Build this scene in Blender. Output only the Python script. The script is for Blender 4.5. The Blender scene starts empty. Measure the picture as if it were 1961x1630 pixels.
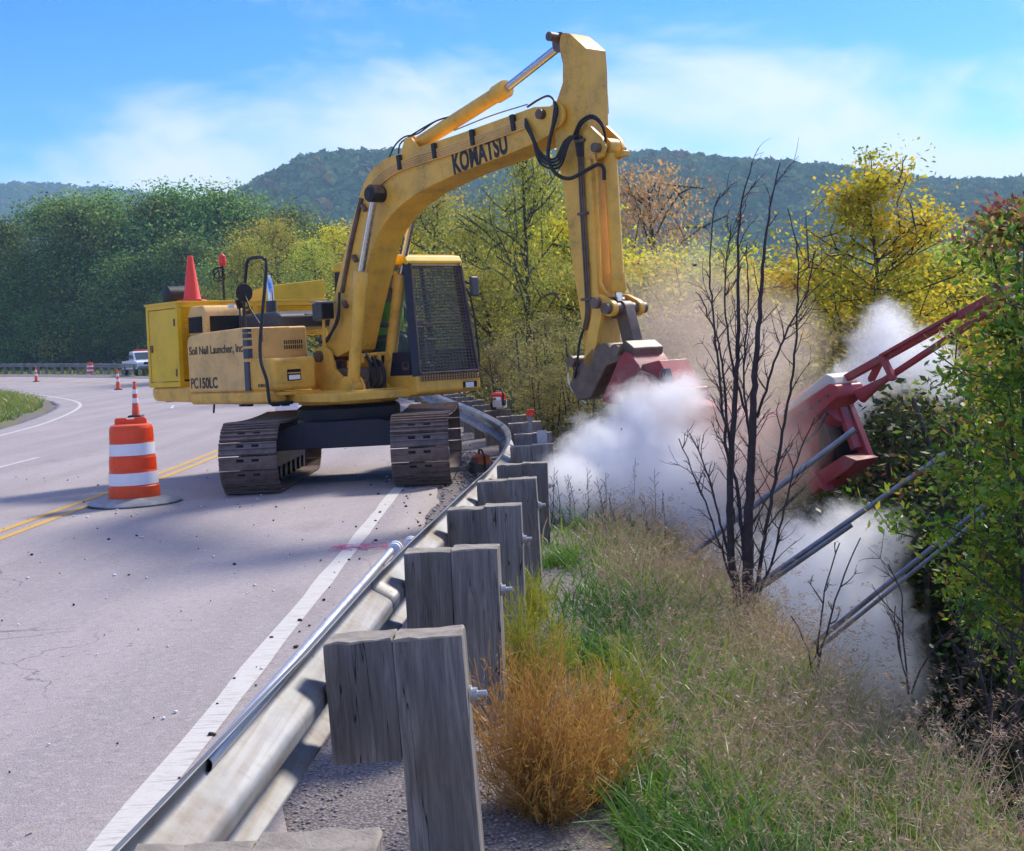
import bpy, math, random
import numpy as np
from mathutils import Vector, Matrix
rng = np.random.default_rng(11)
random.seed(5)
SC = bpy.context.scene
COL = SC.collection
rad = math.radians

# ------------------------------------------------------------------ camera
ROLL = rad(3.0); FPX = 2600.0; CAM_H = 1.61; CX, CY = 980.5, 665.0
cam = bpy.data.cameras.new("camera"); cam_o = bpy.data.objects.new("camera", cam); COL.objects.link(cam_o)
cr, sr = math.cos(ROLL), math.sin(ROLL)
cam_o.matrix_world = Matrix(((cr, sr, 0, 0), (0, 0, -1, 0), (-sr, cr, 0, CAM_H), (0, 0, 0, 1)))
cam.sensor_fit = 'HORIZONTAL'; cam.sensor_width = 36.0; cam.lens = 36.0 * FPX / 1961.0
cam.shift_y = -(815.0 - CY) / 1961.0
cam.clip_start = 0.05; cam.clip_end = 9000
SC.camera = cam_o

# ------------------------------------------------------------------ sky, sun, exposure
SUN = Vector((0.72, 0.88, 0.98)).normalized()
SUN_EL = math.asin(SUN.z); SUN_AZ = math.atan2(SUN.x, SUN.y)      # azimuth from +Y towards +X
world = bpy.data.worlds.new("World"); SC.world = world; world.use_nodes = True
wn, wl = world.node_tree.nodes, world.node_tree.links
bg = wn["Background"]
sky = wn.new("ShaderNodeTexSky"); sky.sky_type = 'NISHITA'; sky.sun_disc = False
sky.sun_elevation = SUN_EL; sky.sun_rotation = SUN_AZ
sky.air_density = 1.0; sky.dust_density = 0.25; sky.ozone_density = 3.2; sky.altitude = 300
hs = wn.new("ShaderNodeHueSaturation"); hs.inputs["Saturation"].default_value = 1.5; hs.inputs["Value"].default_value = 0.385; hs.inputs["Hue"].default_value = 0.52
wl.new(sky.outputs[0], hs.inputs["Color"])
geo = wn.new("ShaderNodeTexCoord")
sep = wn.new("ShaderNodeSeparateXYZ"); wl.new(geo.outputs["Generated"], sep.inputs[0])
mp = wn.new("ShaderNodeMapping"); mp.inputs["Scale"].default_value = (2.6, 2.6, 6.0); mp.inputs["Location"].default_value = (0.35, 0.2, 0.1)
wl.new(geo.outputs["Generated"], mp.inputs[0])
cn = wn.new("ShaderNodeTexNoise"); cn.inputs["Scale"].default_value = 1.7; cn.inputs["Detail"].default_value = 9; cn.inputs["Roughness"].default_value = 0.56; cn.inputs["Distortion"].default_value = 0.35
wl.new(mp.outputs[0], cn.inputs["Vector"])
# more cloud towards the horizon, as cloud layers stack up with distance
hz = wn.new("ShaderNodeMapRange"); hz.inputs["From Min"].default_value = 0.0; hz.inputs["From Max"].default_value = 0.235
hz.inputs["To Min"].default_value = 0.56; hz.inputs["To Max"].default_value = -0.13; wl.new(sep.outputs["Z"], hz.inputs["Value"])
h2 = wn.new("ShaderNodeMapRange"); h2.inputs["From Min"].default_value = 0.30; h2.inputs["From Max"].default_value = 0.75; h2.inputs["To Min"].default_value = 0.0; h2.inputs["To Max"].default_value = 0.22; wl.new(sep.outputs["Z"], h2.inputs["Value"])   # extra unseen cloud added overhead as soft neutral fill light
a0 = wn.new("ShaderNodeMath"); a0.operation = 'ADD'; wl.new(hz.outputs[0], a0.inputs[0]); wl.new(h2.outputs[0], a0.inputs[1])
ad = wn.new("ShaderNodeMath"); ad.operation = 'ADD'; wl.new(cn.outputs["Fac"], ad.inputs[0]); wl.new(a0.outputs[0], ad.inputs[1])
cr_ = wn.new("ShaderNodeMapRange"); cr_.interpolation_type = 'SMOOTHSTEP'
cr_.inputs["From Min"].default_value = 0.44; cr_.inputs["From Max"].default_value = 0.74; wl.new(ad.outputs[0], cr_.inputs["Value"])
cm = wn.new("ShaderNodeMath"); cm.operation = 'MULTIPLY'; cm.inputs[1].default_value = 0.88; wl.new(cr_.outputs[0], cm.inputs[0])
mx = wn.new("ShaderNodeMix"); mx.data_type = 'RGBA'
wl.new(cm.outputs[0], mx.inputs["Factor"]); 
tn = wn.new("ShaderNodeMix"); tn.data_type = 'RGBA'; tn.blend_type = 'MULTIPLY'; tn.inputs["Factor"].default_value = 1.0; tn.inputs["B"].default_value = (0.55, 0.80, 1.0, 1)
wl.new(hs.outputs[0], tn.inputs["A"]); wl.new(tn.outputs["Result"], mx.inputs["A"]); mx.inputs["B"].default_value = (1.78, 1.81, 1.84, 1)
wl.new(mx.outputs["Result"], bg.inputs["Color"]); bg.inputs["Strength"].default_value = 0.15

sun_d = bpy.data.lights.new("sun", 'SUN'); sun_d.energy = 1.5; sun_d.angle = rad(10.0); sun_d.color = (1.0, 0.93, 0.80)
sun_o = bpy.data.objects.new("sun", sun_d); COL.objects.link(sun_o)
sun_o.rotation_euler = (-SUN).to_track_quat('-Z', 'Y').to_euler()

SC.view_settings.view_transform = 'Standard'; SC.view_settings.look = 'None'
SC.view_settings.exposure = 2.02; SC.view_settings.gamma = 1.0; SC.view_settings.use_curve_mapping = False
SC.render.engine = 'CYCLES'
cy = SC.cycles
cy.use_denoising = True; cy.max_bounces = 24; cy.diffuse_bounces = 3; cy.glossy_bounces = 3; cy.transmission_bounces = 4
cy.transparent_max_bounces = 12; cy.volume_bounces = 24; cy.volume_step_rate = 1.0; cy.volume_max_steps = 256
cy.use_adaptive_sampling = True; cy.adaptive_threshold = 0.02
cy.sample_clamp_indirect = 10.0

# ------------------------------------------------------------------ helpers: photo pixel -> place
def uv(px, py):
    a, b = px - CX, py - CY
    return a * cr - b * sr, a * sr + b * cr
def P(px, py, d):
    u, v = uv(px, py); return Vector((u * d / FPX, d, CAM_H - v * d / FPX))

def catmull(pts, step):
    pts = np.array(pts, float); out = []
    p = np.vstack([2 * pts[0] - pts[1], pts, 2 * pts[-1] - pts[-2]])
    for i in range(1, len(p) - 2):
        n = max(2, int(np.linalg.norm(p[i + 1] - p[i]) / step))
        for k in range(n):
            t = k / n
            out.append(0.5 * ((2 * p[i]) + (-p[i - 1] + p[i + 1]) * t + (2 * p[i - 1] - 5 * p[i] + 4 * p[i + 1] - p[i + 2]) * t ** 2 + (-p[i - 1] + 3 * p[i] - 3 * p[i + 1] + p[i + 2]) * t ** 3))
    out.append(pts[-1]); return np.array(out)

# ------------------------------------------------------------------ helpers: objects
def tag(o, label=None, cat=None, group=None, kind=None):
    if label: o["label"] = label
    if cat: o["category"] = cat
    if group: o["group"] = group
    if kind: o["kind"] = kind
    return o
def empty(name, loc=(0, 0, 0), rz=0.0, label=None, cat=None, group=None):
    o = bpy.data.objects.new(name, None); COL.objects.link(o); o.empty_display_size = 0.1
    o.location = loc; o.rotation_euler = (0, 0, rz)
    return tag(o, label, cat, group)
def npmesh(name, V, Fs, mats, parent=None, smooth=False, attrs=None, mi=None):
    """V (n,3); Fs list of int arrays (m,k) of quads or tris"""
    me = bpy.data.meshes.new(name); V = np.asarray(V, np.float32)
    Fs = [np.asarray(f, np.int32) for f in (Fs if isinstance(Fs, list) else [Fs]) if len(f)]
    me.vertices.add(len(V)); me.vertices.foreach_set("co", V.ravel())
    nl = sum(f.size for f in Fs); npl = sum(len(f) for f in Fs)
    me.loops.add(nl); me.polygons.add(npl)
    me.loops.foreach_set("vertex_index", np.concatenate([f.ravel() for f in Fs]))
    tot = np.concatenate([np.full(len(f), f.shape[1]) for f in Fs]).astype(np.int32)
    st = np.concatenate([[0], np.cumsum(tot)[:-1]]).astype(np.int32)
    me.polygons.foreach_set("loop_start", st); me.polygons.foreach_set("loop_total", tot)
    if smooth: me.polygons.foreach_set("use_smooth", np.ones(npl, bool))
    if mi is not None: me.polygons.foreach_set("material_index", np.asarray(mi, np.int32))
    me.update(calc_edges=True)
    for k, a in (attrs or {}).items():
        at = me.attributes.new(k, 'FLOAT', 'POINT'); at.data.foreach_set("value", np.asarray(a, np.float32))
    for m in (mats if isinstance(mats, (list, tuple)) else [mats]): me.materials.append(m)
    o = bpy.data.objects.new(name, me); COL.objects.link(o)
    if parent: o.parent = parent
    return o

class B:
    """collects shapes, then .obj() links them as one mesh object"""
    def __init__(s): s.v = []; s.f = []; s.m = []
    def add(s, vs, fs, mi=0):
        n = len(s.v); s.v += [tuple(v) for v in vs]
        for f in fs: s.f.append([i + n for i in f]); s.m.append(mi)
        return s
    def box(s, c, d, rz=0, mi=0, ry=0, rx=0, taper=1.0):
        M = Matrix.Rotation(rz, 3, 'Z') @ Matrix.Rotation(ry, 3, 'Y') @ Matrix.Rotation(rx, 3, 'X')
        vs = []
        for z in (-1, 1):
            t = taper if z > 0 else 1
            for x, y in ((-1, -1), (1, -1), (1, 1), (-1, 1)):
                vs.append(Vector(c) + M @ Vector((x * d[0] / 2 * t, y * d[1] / 2 * t, z * d[2] / 2)))
        return s.add(vs, [(3, 2, 1, 0), (4, 5, 6, 7), (0, 1, 5, 4), (1, 2, 6, 5), (2, 3, 7, 6), (3, 0, 4, 7)], mi)
    def prism(s, poly, l0, l1, mi=0, inset=None):
        """polygon of (x,z) swept from y=l0 to y=l1"""
        n = len(poly); ar = sum(poly[i][0] * poly[(i + 1) % n][1] - poly[(i + 1) % n][0] * poly[i][1] for i in range(n))
        if ar < 0: poly = poly[::-1]
        vs = [(p[0], l0, p[1]) for p in poly] + [(p[0], l1, p[1]) for p in poly]
        fs = [tuple(range(n)), tuple(range(2 * n - 1, n - 1, -1))] + [(i + n, (i + 1) % n + n, (i + 1) % n, i) for i in range(n)]
        return s.add(vs, fs, mi)
    def tube(s, pts, r, n=10, mi=0, cap=True):
        pts = [Vector(p) for p in pts]; rs = r if isinstance(r, (list, tuple, np.ndarray)) else [r] * len(pts)
        t0 = (pts[1] - pts[0]).normalized(); up = Vector((0, 0, 1)) if abs(t0.z) < .9 else Vector((1, 0, 0))
        nx = t0.cross(up).normalized(); vs = []
        for i, p in enumerate(pts):
            t = ((pts[min(i + 1, len(pts) - 1)] - p).normalized() + (p - pts[max(i - 1, 0)]).normalized())
            t = t.normalized() if t.length > 1e-6 else t0
            nx = (nx - t * nx.dot(t)).normalized(); ny = t.cross(nx)
            vs += [p + (nx * math.cos(2 * math.pi * k / n) + ny * math.sin(2 * math.pi * k / n)) * rs[i] for k in range(n)]
        fs = []
        for i in range(len(pts) - 1):
            for k in range(n):
                a, b = i * n + k, i * n + (k + 1) % n
                fs.append((a, b, b + n, a + n))
        if cap: fs += [tuple(range(n - 1, -1, -1)), tuple(range((len(pts) - 1) * n, len(pts) * n))]
        return s.add(vs, fs, mi)
    def lathe(s, prof, n=28, c=(0, 0, 0), mi=0, mis=None, M=None):
        vs = []; M = M or Matrix.Identity(3)
        for r, z in prof:
            vs += [Vector(c) + M @ Vector((r * math.cos(2 * math.pi * k / n), r * math.sin(2 * math.pi * k / n), z)) for k in range(n)]
        b0 = len(s.v); s.v += [tuple(v) for v in vs]
        for i in range(len(prof) - 1):
            for k in range(n):
                a, b = i * n + k, i * n + (k + 1) % n
                s.f.append([b0 + a, b0 + b, b0 + b + n, b0 + a + n]); s.m.append(mis[i] if mis else mi)
        for e, o in ((0, 0), (len(prof) - 1, 1)):
            if prof[e][0] > 1e-4:
                r_ = range(e * n, e * n + n); s.f.append([b0 + i for i in (r_ if o else reversed(list(r_)))]); s.m.append(mis[min(e, len(mis) - 1)] if mis else mi)
        return s
    def obj(s, name, mats, parent=None, smooth=40, bevel=0, seg=2, rz=0, solid=0):
        me = bpy.data.meshes.new(name); me.from_pydata(s.v, [], s.f)
        me.polygons.foreach_set("material_index", s.m)
        if smooth:
            me.polygons.foreach_set("use_smooth", [True] * len(s.f)); me.update(); me.set_sharp_from_angle(angle=rad(smooth))
        for m in (mats if isinstance(mats, (list, tuple)) else [mats]): me.materials.append(m)
        me.update()
        o = bpy.data.objects.new(name, me); COL.objects.link(o)
        if parent: o.parent = parent
        if rz: o.rotation_euler = (0, 0, rz)
        if solid:
            q = o.modifiers.new("s", 'SOLIDIFY'); q.thickness = solid; q.offset = 0
        if bevel:
            q = o.modifiers.new("b", 'BEVEL'); q.width = bevel; q.segments = seg; q.limit_method = 'ANGLE'; q.angle_limit = rad(35); q.harden_normals = bool(smooth)
        return o
def clone(o, parent=None, **kw):
    c = o.copy(); COL.objects.link(c); c.parent = parent
    for k, v in kw.items(): setattr(c, k, v)
    for ch in o.children: clone(ch, c)
    return c

# ------------------------------------------------------------------ helpers: materials
def ramp(nt, stops):
    r = nt.nodes.new("ShaderNodeValToRGB"); e = r.color_ramp.elements
    while len(e) < len(stops): e.new(0.5)
    for i, (p, c) in enumerate(stops): e[i].position = p; e[i].color = (*c, 1)
    return r
def newmat(name):
    m = bpy.data.materials.new(name); m.use_nodes = True
    return m, m.node_tree, m.node_tree.nodes["Principled BSDF"]
def tex(nt, kind, scale, vec=None, **kw):
    n = nt.nodes.new("ShaderNodeTex" + kind)
    n.inputs["Scale"].default_value = scale
    for k, v in kw.items():
        if k in n.inputs: n.inputs[k].default_value = v
        else: setattr(n, k, v)
    if vec is not None: nt.links.new(vec, n.inputs["Vector"])
    return n
def coords(nt, scale=(1, 1, 1), kind="Object"):
    t = nt.nodes.new("ShaderNodeTexCoord"); m = nt.nodes.new("ShaderNodeMapping"); m.inputs["Scale"].default_value = scale
    nt.links.new(t.outputs[kind], m.inputs[0]); return m.outputs[0]
def mixc(nt, f, a, b, mode='MIX'):
    x = nt.nodes.new("ShaderNodeMix"); x.data_type = 'RGBA'; x.blend_type = mode
    for s, v in (("Factor", f), ("A", a), ("B", b)):
        if hasattr(v, "node"): nt.links.new(v, x.inputs[s])
        elif s == "Factor": x.inputs[s].default_value = v
        else: x.inputs[s].default_value = (*v, 1)
    return x.outputs["Result"]
def mapr(nt, v, a, b, c=0.0, d=1.0, smooth=False):
    x = nt.nodes.new("ShaderNodeMapRange"); nt.links.new(v, x.inputs["Value"])
    if smooth: x.interpolation_type = 'SMOOTHSTEP'
    for s, q in (("From Min", a), ("From Max", b), ("To Min", c), ("To Max", d)): x.inputs[s].default_value = q
    return x.outputs[0]
def bump(nt, bs, h, strength=0.3, dist=0.01):
    b = nt.nodes.new("ShaderNodeBump"); b.inputs["Strength"].default_value = strength; b.inputs["Distance"].default_value = dist
    nt.links.new(h, b.inputs["Height"]); nt.links.new(b.outputs[0], bs.inputs["Normal"])
def paint(name, c, rough=0.45, metal=0.0, dirt=(0.09, 0.06, 0.035), amount=0.45, fade=0.25, dscale=2.5, bmp=0.04):
    """painted or bare metal / plastic with fading, dirt patches and streaks"""
    m, nt, bs = newmat(name); co = coords(nt)
    n1 = tex(nt, "Noise", dscale, co, Detail=8, Roughness=0.62)
    n2 = tex(nt, "Noise", dscale * 9, co, Detail=5, Roughness=0.7)
    st = tex(nt, "Noise", 5, coords(nt, (3, 3, 0.35)), Detail=6, Roughness=0.6)
    c2 = tuple(min(1, x * (1 + fade) + 0.02 * fade) for x in c); c3 = tuple(x * (1 - fade) for x in c)
    base = mixc(nt, mapr(nt, n1.outputs["Fac"], 0.35, 0.68), c2, c3)
    mask = nt.nodes.new("ShaderNodeMath"); mask.operation = 'MULTIPLY'
    nt.links.new(mapr(nt, n1.outputs["Fac"], 0.48, 0.72, 0, amount), mask.inputs[0]); nt.links.new(mapr(nt, n2.outputs["Fac"], 0.35, 0.62), mask.inputs[1])
    mm = nt.nodes.new("ShaderNodeMath"); mm.operation = 'MAXIMUM'; nt.links.new(mask.outputs[0], mm.inputs[0])
    nt.links.new(mapr(nt, st.outputs["Fac"], 0.58, 0.8, 0, amount * 0.8), mm.inputs[1])
    ch = tex(nt, "Noise", dscale * 16, co, Detail=3, Roughness=0.8)
    k3 = nt.nodes.new("ShaderNodeMath"); k3.operation = 'MULTIPLY'; nt.links.new(mapr(nt, ch.outputs["Fac"], 0.655, 0.68, 0, min(1, amount * 1.6)), k3.inputs[0]); nt.links.new(mapr(nt, n1.outputs["Fac"], 0.42, 0.6), k3.inputs[1])
    nt.links.new(mixc(nt, k3.outputs[0], mixc(nt, mm.outputs[0], base, dirt), tuple(x * 0.55 for x in dirt)), bs.inputs["Base Color"])
    nt.links.new(mapr(nt, n2.outputs["Fac"], 0.3, 0.7, rough - 0.1, rough + 0.14), bs.inputs["Roughness"])
    bs.inputs["Metallic"].default_value = metal
    if bmp: bump(nt, bs, n2.outputs["Fac"], bmp, 0.01)
    return m
def leafmat(name, stops, trans=0.45, attr="tint", hue=0.03, gloss=0.03, vr=0.15):
    m, nt, bs = newmat(name); nt.nodes.remove(bs)
    at = nt.nodes.new("ShaderNodeAttribute"); at.attribute_name = attr
    r = ramp(nt, stops); nt.links.new(at.outputs["Fac"], r.inputs[0])
    oi = nt.nodes.new("ShaderNodeObjectInfo")
    h = nt.nodes.new("ShaderNodeHueSaturation"); nt.links.new(mapr(nt, oi.outputs["Random"], 0, 1, 0.5 - hue, 0.5 + hue), h.inputs["Hue"])
    nt.links.new(mapr(nt, oi.outputs["Random"], 0, 1, 1 - vr, 1 + vr), h.inputs["Value"]); nt.links.new(r.outputs[0], h.inputs["Color"])
    d = nt.nodes.new("ShaderNodeBsdfDiffuse"); t = nt.nodes.new("ShaderNodeBsdfTranslucent"); g = nt.nodes.new("ShaderNodeBsdfGlossy"); g.inputs["Roughness"].default_value = 0.4
    for n in (d, t): nt.links.new(h.outputs[0], n.inputs["Color"])
    a = nt.nodes.new("ShaderNodeMixShader"); a.inputs[0].default_value = trans; nt.links.new(d.outputs[0], a.inputs[1]); nt.links.new(t.outputs[0], a.inputs[2])
    b = nt.nodes.new("ShaderNodeMixShader"); b.inputs[0].default_value = gloss; nt.links.new(a.outputs[0], b.inputs[1]); nt.links.new(g.outputs[0], b.inputs[2])
    nt.links.new(b.outputs[0], nt.nodes["Material Output"].inputs["Surface"]); return m

M = {}
M['yellow'] = paint("construction yellow", (0.81, 0.445, 0.055), 0.42, amount=0.5, fade=0.12)
M['yellow_new'] = paint("fresh box yellow", (0.78, 0.48, 0.006), 0.4, amount=0.25, fade=0.08)
M['tan'] = paint("weathered tan yellow", (0.80, 0.485, 0.155), 0.5, amount=0.4, fade=0.12)
M['navy'] = paint("dark navy steel", (0.010, 0.012, 0.03), 0.5, amount=0.5, fade=0.2, dirt=(0.06, 0.045, 0.035))
M['black'] = paint("black rubber", (0.012, 0.012, 0.014), 0.55, amount=0.3, fade=0.2)
M['grey'] = paint("dark grey hood", (0.05, 0.052, 0.058), 0.5, amount=0.3, fade=0.15)
M['slate'] = paint("slate stripe", (0.045, 0.055, 0.085), 0.5, amount=0.2, fade=0.1)
M['track'] = paint("worn track steel", (0.19, 0.14, 0.12), 0.5, metal=0.3, amount=0.75, fade=0.3, dirt=(0.10, 0.065, 0.045), dscale=4, bmp=0.2)
M['chrome'] = paint("chrome rod", (0.6, 0.6, 0.63), 0.2, metal=1.0, amount=0.1, fade=0.05, bmp=0)
M['greasy'] = paint("greasy steel", (0.15, 0.10, 0.07), 0.5, metal=0.2, amount=0.8, fade=0.3, dscale=6, bmp=0.3)
M['red'] = paint("launcher red", (0.34, 0.030, 0.034), 0.5, amount=0.75, fade=0.2, dirt=(0.27, 0.17, 0.14))
M['beige'] = paint("pale cover", (0.55, 0.5, 0.43), 0.6, amount=0.4, fade=0.1)
M['galv'] = paint("galvanised steel", (0.24, 0.24, 0.24), 0.55, metal=0.4, amount=0.85, fade=0.22, dirt=(0.20, 0.13, 0.07), dscale=1.6)
M['pipe'] = paint("steel pipe", (0.25, 0.26, 0.29), 0.34, metal=0.9, amount=0.4, fade=0.2, dirt=(0.1, 0.07, 0.05), dscale=5)
M['tube'] = paint("bright steel tube", (0.50, 0.51, 0.52), 0.42, metal=0.7, amount=0.2, fade=0.05)
M['orange'] = paint("safety orange", (0.80, 0.075, 0.008), 0.45, amount=0.18, fade=0.08, dscale=4)
M['orange_band'] = paint("orange reflective", (0.85, 0.055, 0.004), 0.3, amount=0.08, fade=0.04)
M['white'] = paint("white reflective", (0.80, 0.80, 0.82), 0.35, amount=0.15, fade=0.05, dirt=(0.35, 0.32, 0.3))
M['whitepaint'] = paint("white car paint", (0.75, 0.75, 0.77), 0.25, amount=0.15, fade=0.04)
M['rubber'] = paint("tyre rubber ring", (0.26, 0.26, 0.27), 0.7, amount=0.5, fade=0.3, dirt=(0.25, 0.23, 0.22), dscale=5)
M['cone'] = paint("cone red orange", (0.85, 0.06, 0.03), 0.45, amount=0.1, fade=0.05)
M['vest'] = paint("lime vest", (0.30, 0.85, 0.05), 0.7, amount=0.1, fade=0.05)
M['skin'] = paint("skin", (0.42, 0.24, 0.17), 0.5, amount=0.0, fade=0.06)
M['denim'] = paint("dark denim", (0.03, 0.04, 0.08), 0.8, amount=0.1, fade=0.2)
M['lens'] = paint("lamp lens", (0.85, 0.85, 0.82), 0.12, amount=0.1, fade=0.03)
M['letter'] = paint("black lettering", (0.012, 0.011, 0.012), 0.5, amount=0.35, fade=0.2, dirt=(0.2, 0.11, 0.04), dscale=9)
M['letter_worn'] = paint("worn lettering", (0.05, 0.035, 0.02), 0.5, amount=0.7, fade=0.2, dirt=(0.4, 0.24, 0.06), dscale=12)
M['redlamp'] = paint("red plastic", (0.75, 0.03, 0.01), 0.3, amount=0.05, fade=0.05)
M['shade'] = paint("vent black", (0.006, 0.006, 0.007), 0.8, amount=0.0, fade=0.0)
def glass(name, c, alpha):
    m, nt, bs = newmat(name); bs.inputs["Base Color"].default_value = (*c, 1); bs.inputs["Roughness"].default_value = 0.06; bs.inputs["Alpha"].default_value = alpha
    return m
M['glass'] = glass("tinted cab glass", (0.10, 0.22, 0.21), 0.25)
M['carglass'] = glass("car glass", (0.05, 0.07, 0.09), 0.85)

def streak(m, c, amt):
    nt = m.node_tree; bs = nt.nodes["Principled BSDF"]; src = bs.inputs["Base Color"].links[0].from_socket
    n = tex(nt, "Noise", 3.0, coords(nt, (9, 0.12, 9)), Detail=5, Roughness=0.6); n2 = tex(nt, "Noise", 2.0, coords(nt), Detail=6, Roughness=0.65)
    k = nt.nodes.new("ShaderNodeMath"); k.operation = 'MULTIPLY'; nt.links.new(mapr(nt, n.outputs["Fac"], 0.45, 0.7, 0, amt), k.inputs[0]); nt.links.new(mapr(nt, n2.outputs["Fac"], 0.3, 0.6), k.inputs[1])
    nt.links.new(mixc(nt, k.outputs[0], src, c), bs.inputs["Base Color"])
streak(M['galv'], (0.15, 0.105, 0.07), 0.85)
def mat_asphalt():
    m, nt, bs = newmat("weathered pink grey asphalt"); co = coords(nt)
    big = tex(nt, "Noise", 0.22, co, Detail=7, Roughness=0.6); fine = tex(nt, "Noise", 95, co, Detail=3, Roughness=0.7)
    vor = tex(nt, "Voronoi", 140, co); lane = tex(nt, "Noise", 1.0, coords(nt, (1.2, 0.06, 1)), Detail=4)
    c = mixc(nt, mapr(nt, big.outputs["Fac"], 0.3, 0.7), (0.385, 0.335, 0.325), (0.30, 0.258, 0.255))
    c = mixc(nt, mapr(nt, lane.outputs["Fac"], 0.42, 0.62, 0, 0.55), c, (0.235, 0.205, 0.205))
    c = mixc(nt, mapr(nt, fine.outputs["Fac"], 0.46, 0.66, 0, 0.55), c, (0.47, 0.42, 0.43))
    c = mixc(nt, mapr(nt, fine.outputs["Fac"], 0.32, 0.45, 0.55, 0), c, (0.12, 0.10, 0.105))
    wob = tex(nt, "Noise", 0.9, co, Detail=5); vv = nt.nodes.new("ShaderNodeVectorMath"); vv.operation = 'MULTIPLY_ADD'
    nt.links.new(wob.outputs["Color"], vv.inputs[0]); vv.inputs[1].default_value = (1.5, 1.5, 0); nt.links.new(co, vv.inputs[2])
    ck = nt.nodes.new("ShaderNodeTexVoronoi"); ck.feature = 'DISTANCE_TO_EDGE'; ck.inputs["Scale"].default_value = 0.17; nt.links.new(vv.outputs[0], ck.inputs["Vector"])
    gate = tex(nt, "Noise", 0.35, co, Detail=2)
    kk = nt.nodes.new("ShaderNodeMath"); kk.operation = 'MULTIPLY'
    nt.links.new(mapr(nt, ck.outputs["Distance"], 0.0004, 0.0016, 0.5, 0), kk.inputs[0]); nt.links.new(mapr(nt, gate.outputs["Fac"], 0.47, 0.56), kk.inputs[1])
    c = mixc(nt, kk.outputs[0], c, (0.045, 0.038, 0.038))
    # pale scuffs from the steel tracks
    sc = tex(nt, "Noise", 3.0, coords(nt, (0.7, 9, 1)), Detail=8, Roughness=0.7); sg = tex(nt, "Noise", 0.55, co, Detail=3)
    k2 = nt.nodes.new("ShaderNodeMath"); k2.operation = 'MULTIPLY'
    nt.links.new(mapr(nt, sc.outputs["Fac"], 0.60, 0.72, 0, 0.6), k2.inputs[0]); nt.links.new(mapr(nt, sg.outputs["Fac"], 0.52, 0.66), k2.inputs[1])
    c = mixc(nt, k2.outputs[0], c, (0.50, 0.46, 0.45))
    nt.links.new(c, bs.inputs["Base Color"]); bs.inputs["Roughness"].default_value = 0.82; bs.inputs["Specular IOR Level"].default_value = 0.3
    ag = tex(nt, "Voronoi", 38, co); cc = nt.nodes.new("ShaderNodeSeparateColor"); nt.links.new(ag.outputs["Color"], cc.inputs[0])
    c = mixc(nt, mapr(nt, cc.outputs[0], 0.72, 0.95, 0, 0.38), c, (0.46, 0.40, 0.39)); c = mixc(nt, mapr(nt, cc.outputs[1], 0.85, 0.99, 0, 0.3), c, (0.15, 0.13, 0.13))
    oil = tex(nt, "Noise", 0.8, coords(nt, (1.0, 0.35, 1)), Detail=6, Roughness=0.6); c = mixc(nt, mapr(nt, oil.outputs["Fac"], 0.60, 0.74, 0, 0.45), c, (0.15, 0.13, 0.13)); nt.links.new(c, bs.inputs["Base Color"])
    bump(nt, bs, vor.outputs["Distance"], 0.4, 0.006); return m
M['asphalt'] = mat_asphalt()
def mat_paintline(name, c):
    m, nt, bs = newmat(name); co = coords(nt)
    f = tex(nt, "Noise", 60, co, Detail=5, Roughness=0.75); w = tex(nt, "Noise", 6, coords(nt, (1, 7, 1)), Detail=7, Roughness=0.7)
    a = mixc(nt, mapr(nt, f.outputs["Fac"], 0.3, 0.7), tuple(x * 0.86 for x in c), c)
    a = mixc(nt, mapr(nt, w.outputs["Fac"], 0.52, 0.66, 0, 0.8), a, (0.24, 0.21, 0.21)); nt.links.new(a, bs.inputs["Base Color"])
    bs.inputs["Roughness"].default_value = 0.7; return m
M['line_white'] = mat_paintline("white road paint", (0.60, 0.57, 0.53)); M['line_yellow'] = mat_paintline("yellow road paint", (0.62, 0.36, 0.05))
def mat_pink():
    m, nt, bs = newmat("pink spray paint"); co = coords(nt, (1, 1, 1))
    f = tex(nt, "Noise", 7, co, Detail=6, Roughness=0.7)
    bs.inputs["Base Color"].default_value = (0.72, 0.10, 0.24, 1)
    nt.links.new(mapr(nt, f.outputs["Fac"], 0.45, 0.6, 0.0, 0.85), bs.inputs["Alpha"]); return m
M['pink'] = mat_pink()
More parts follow.
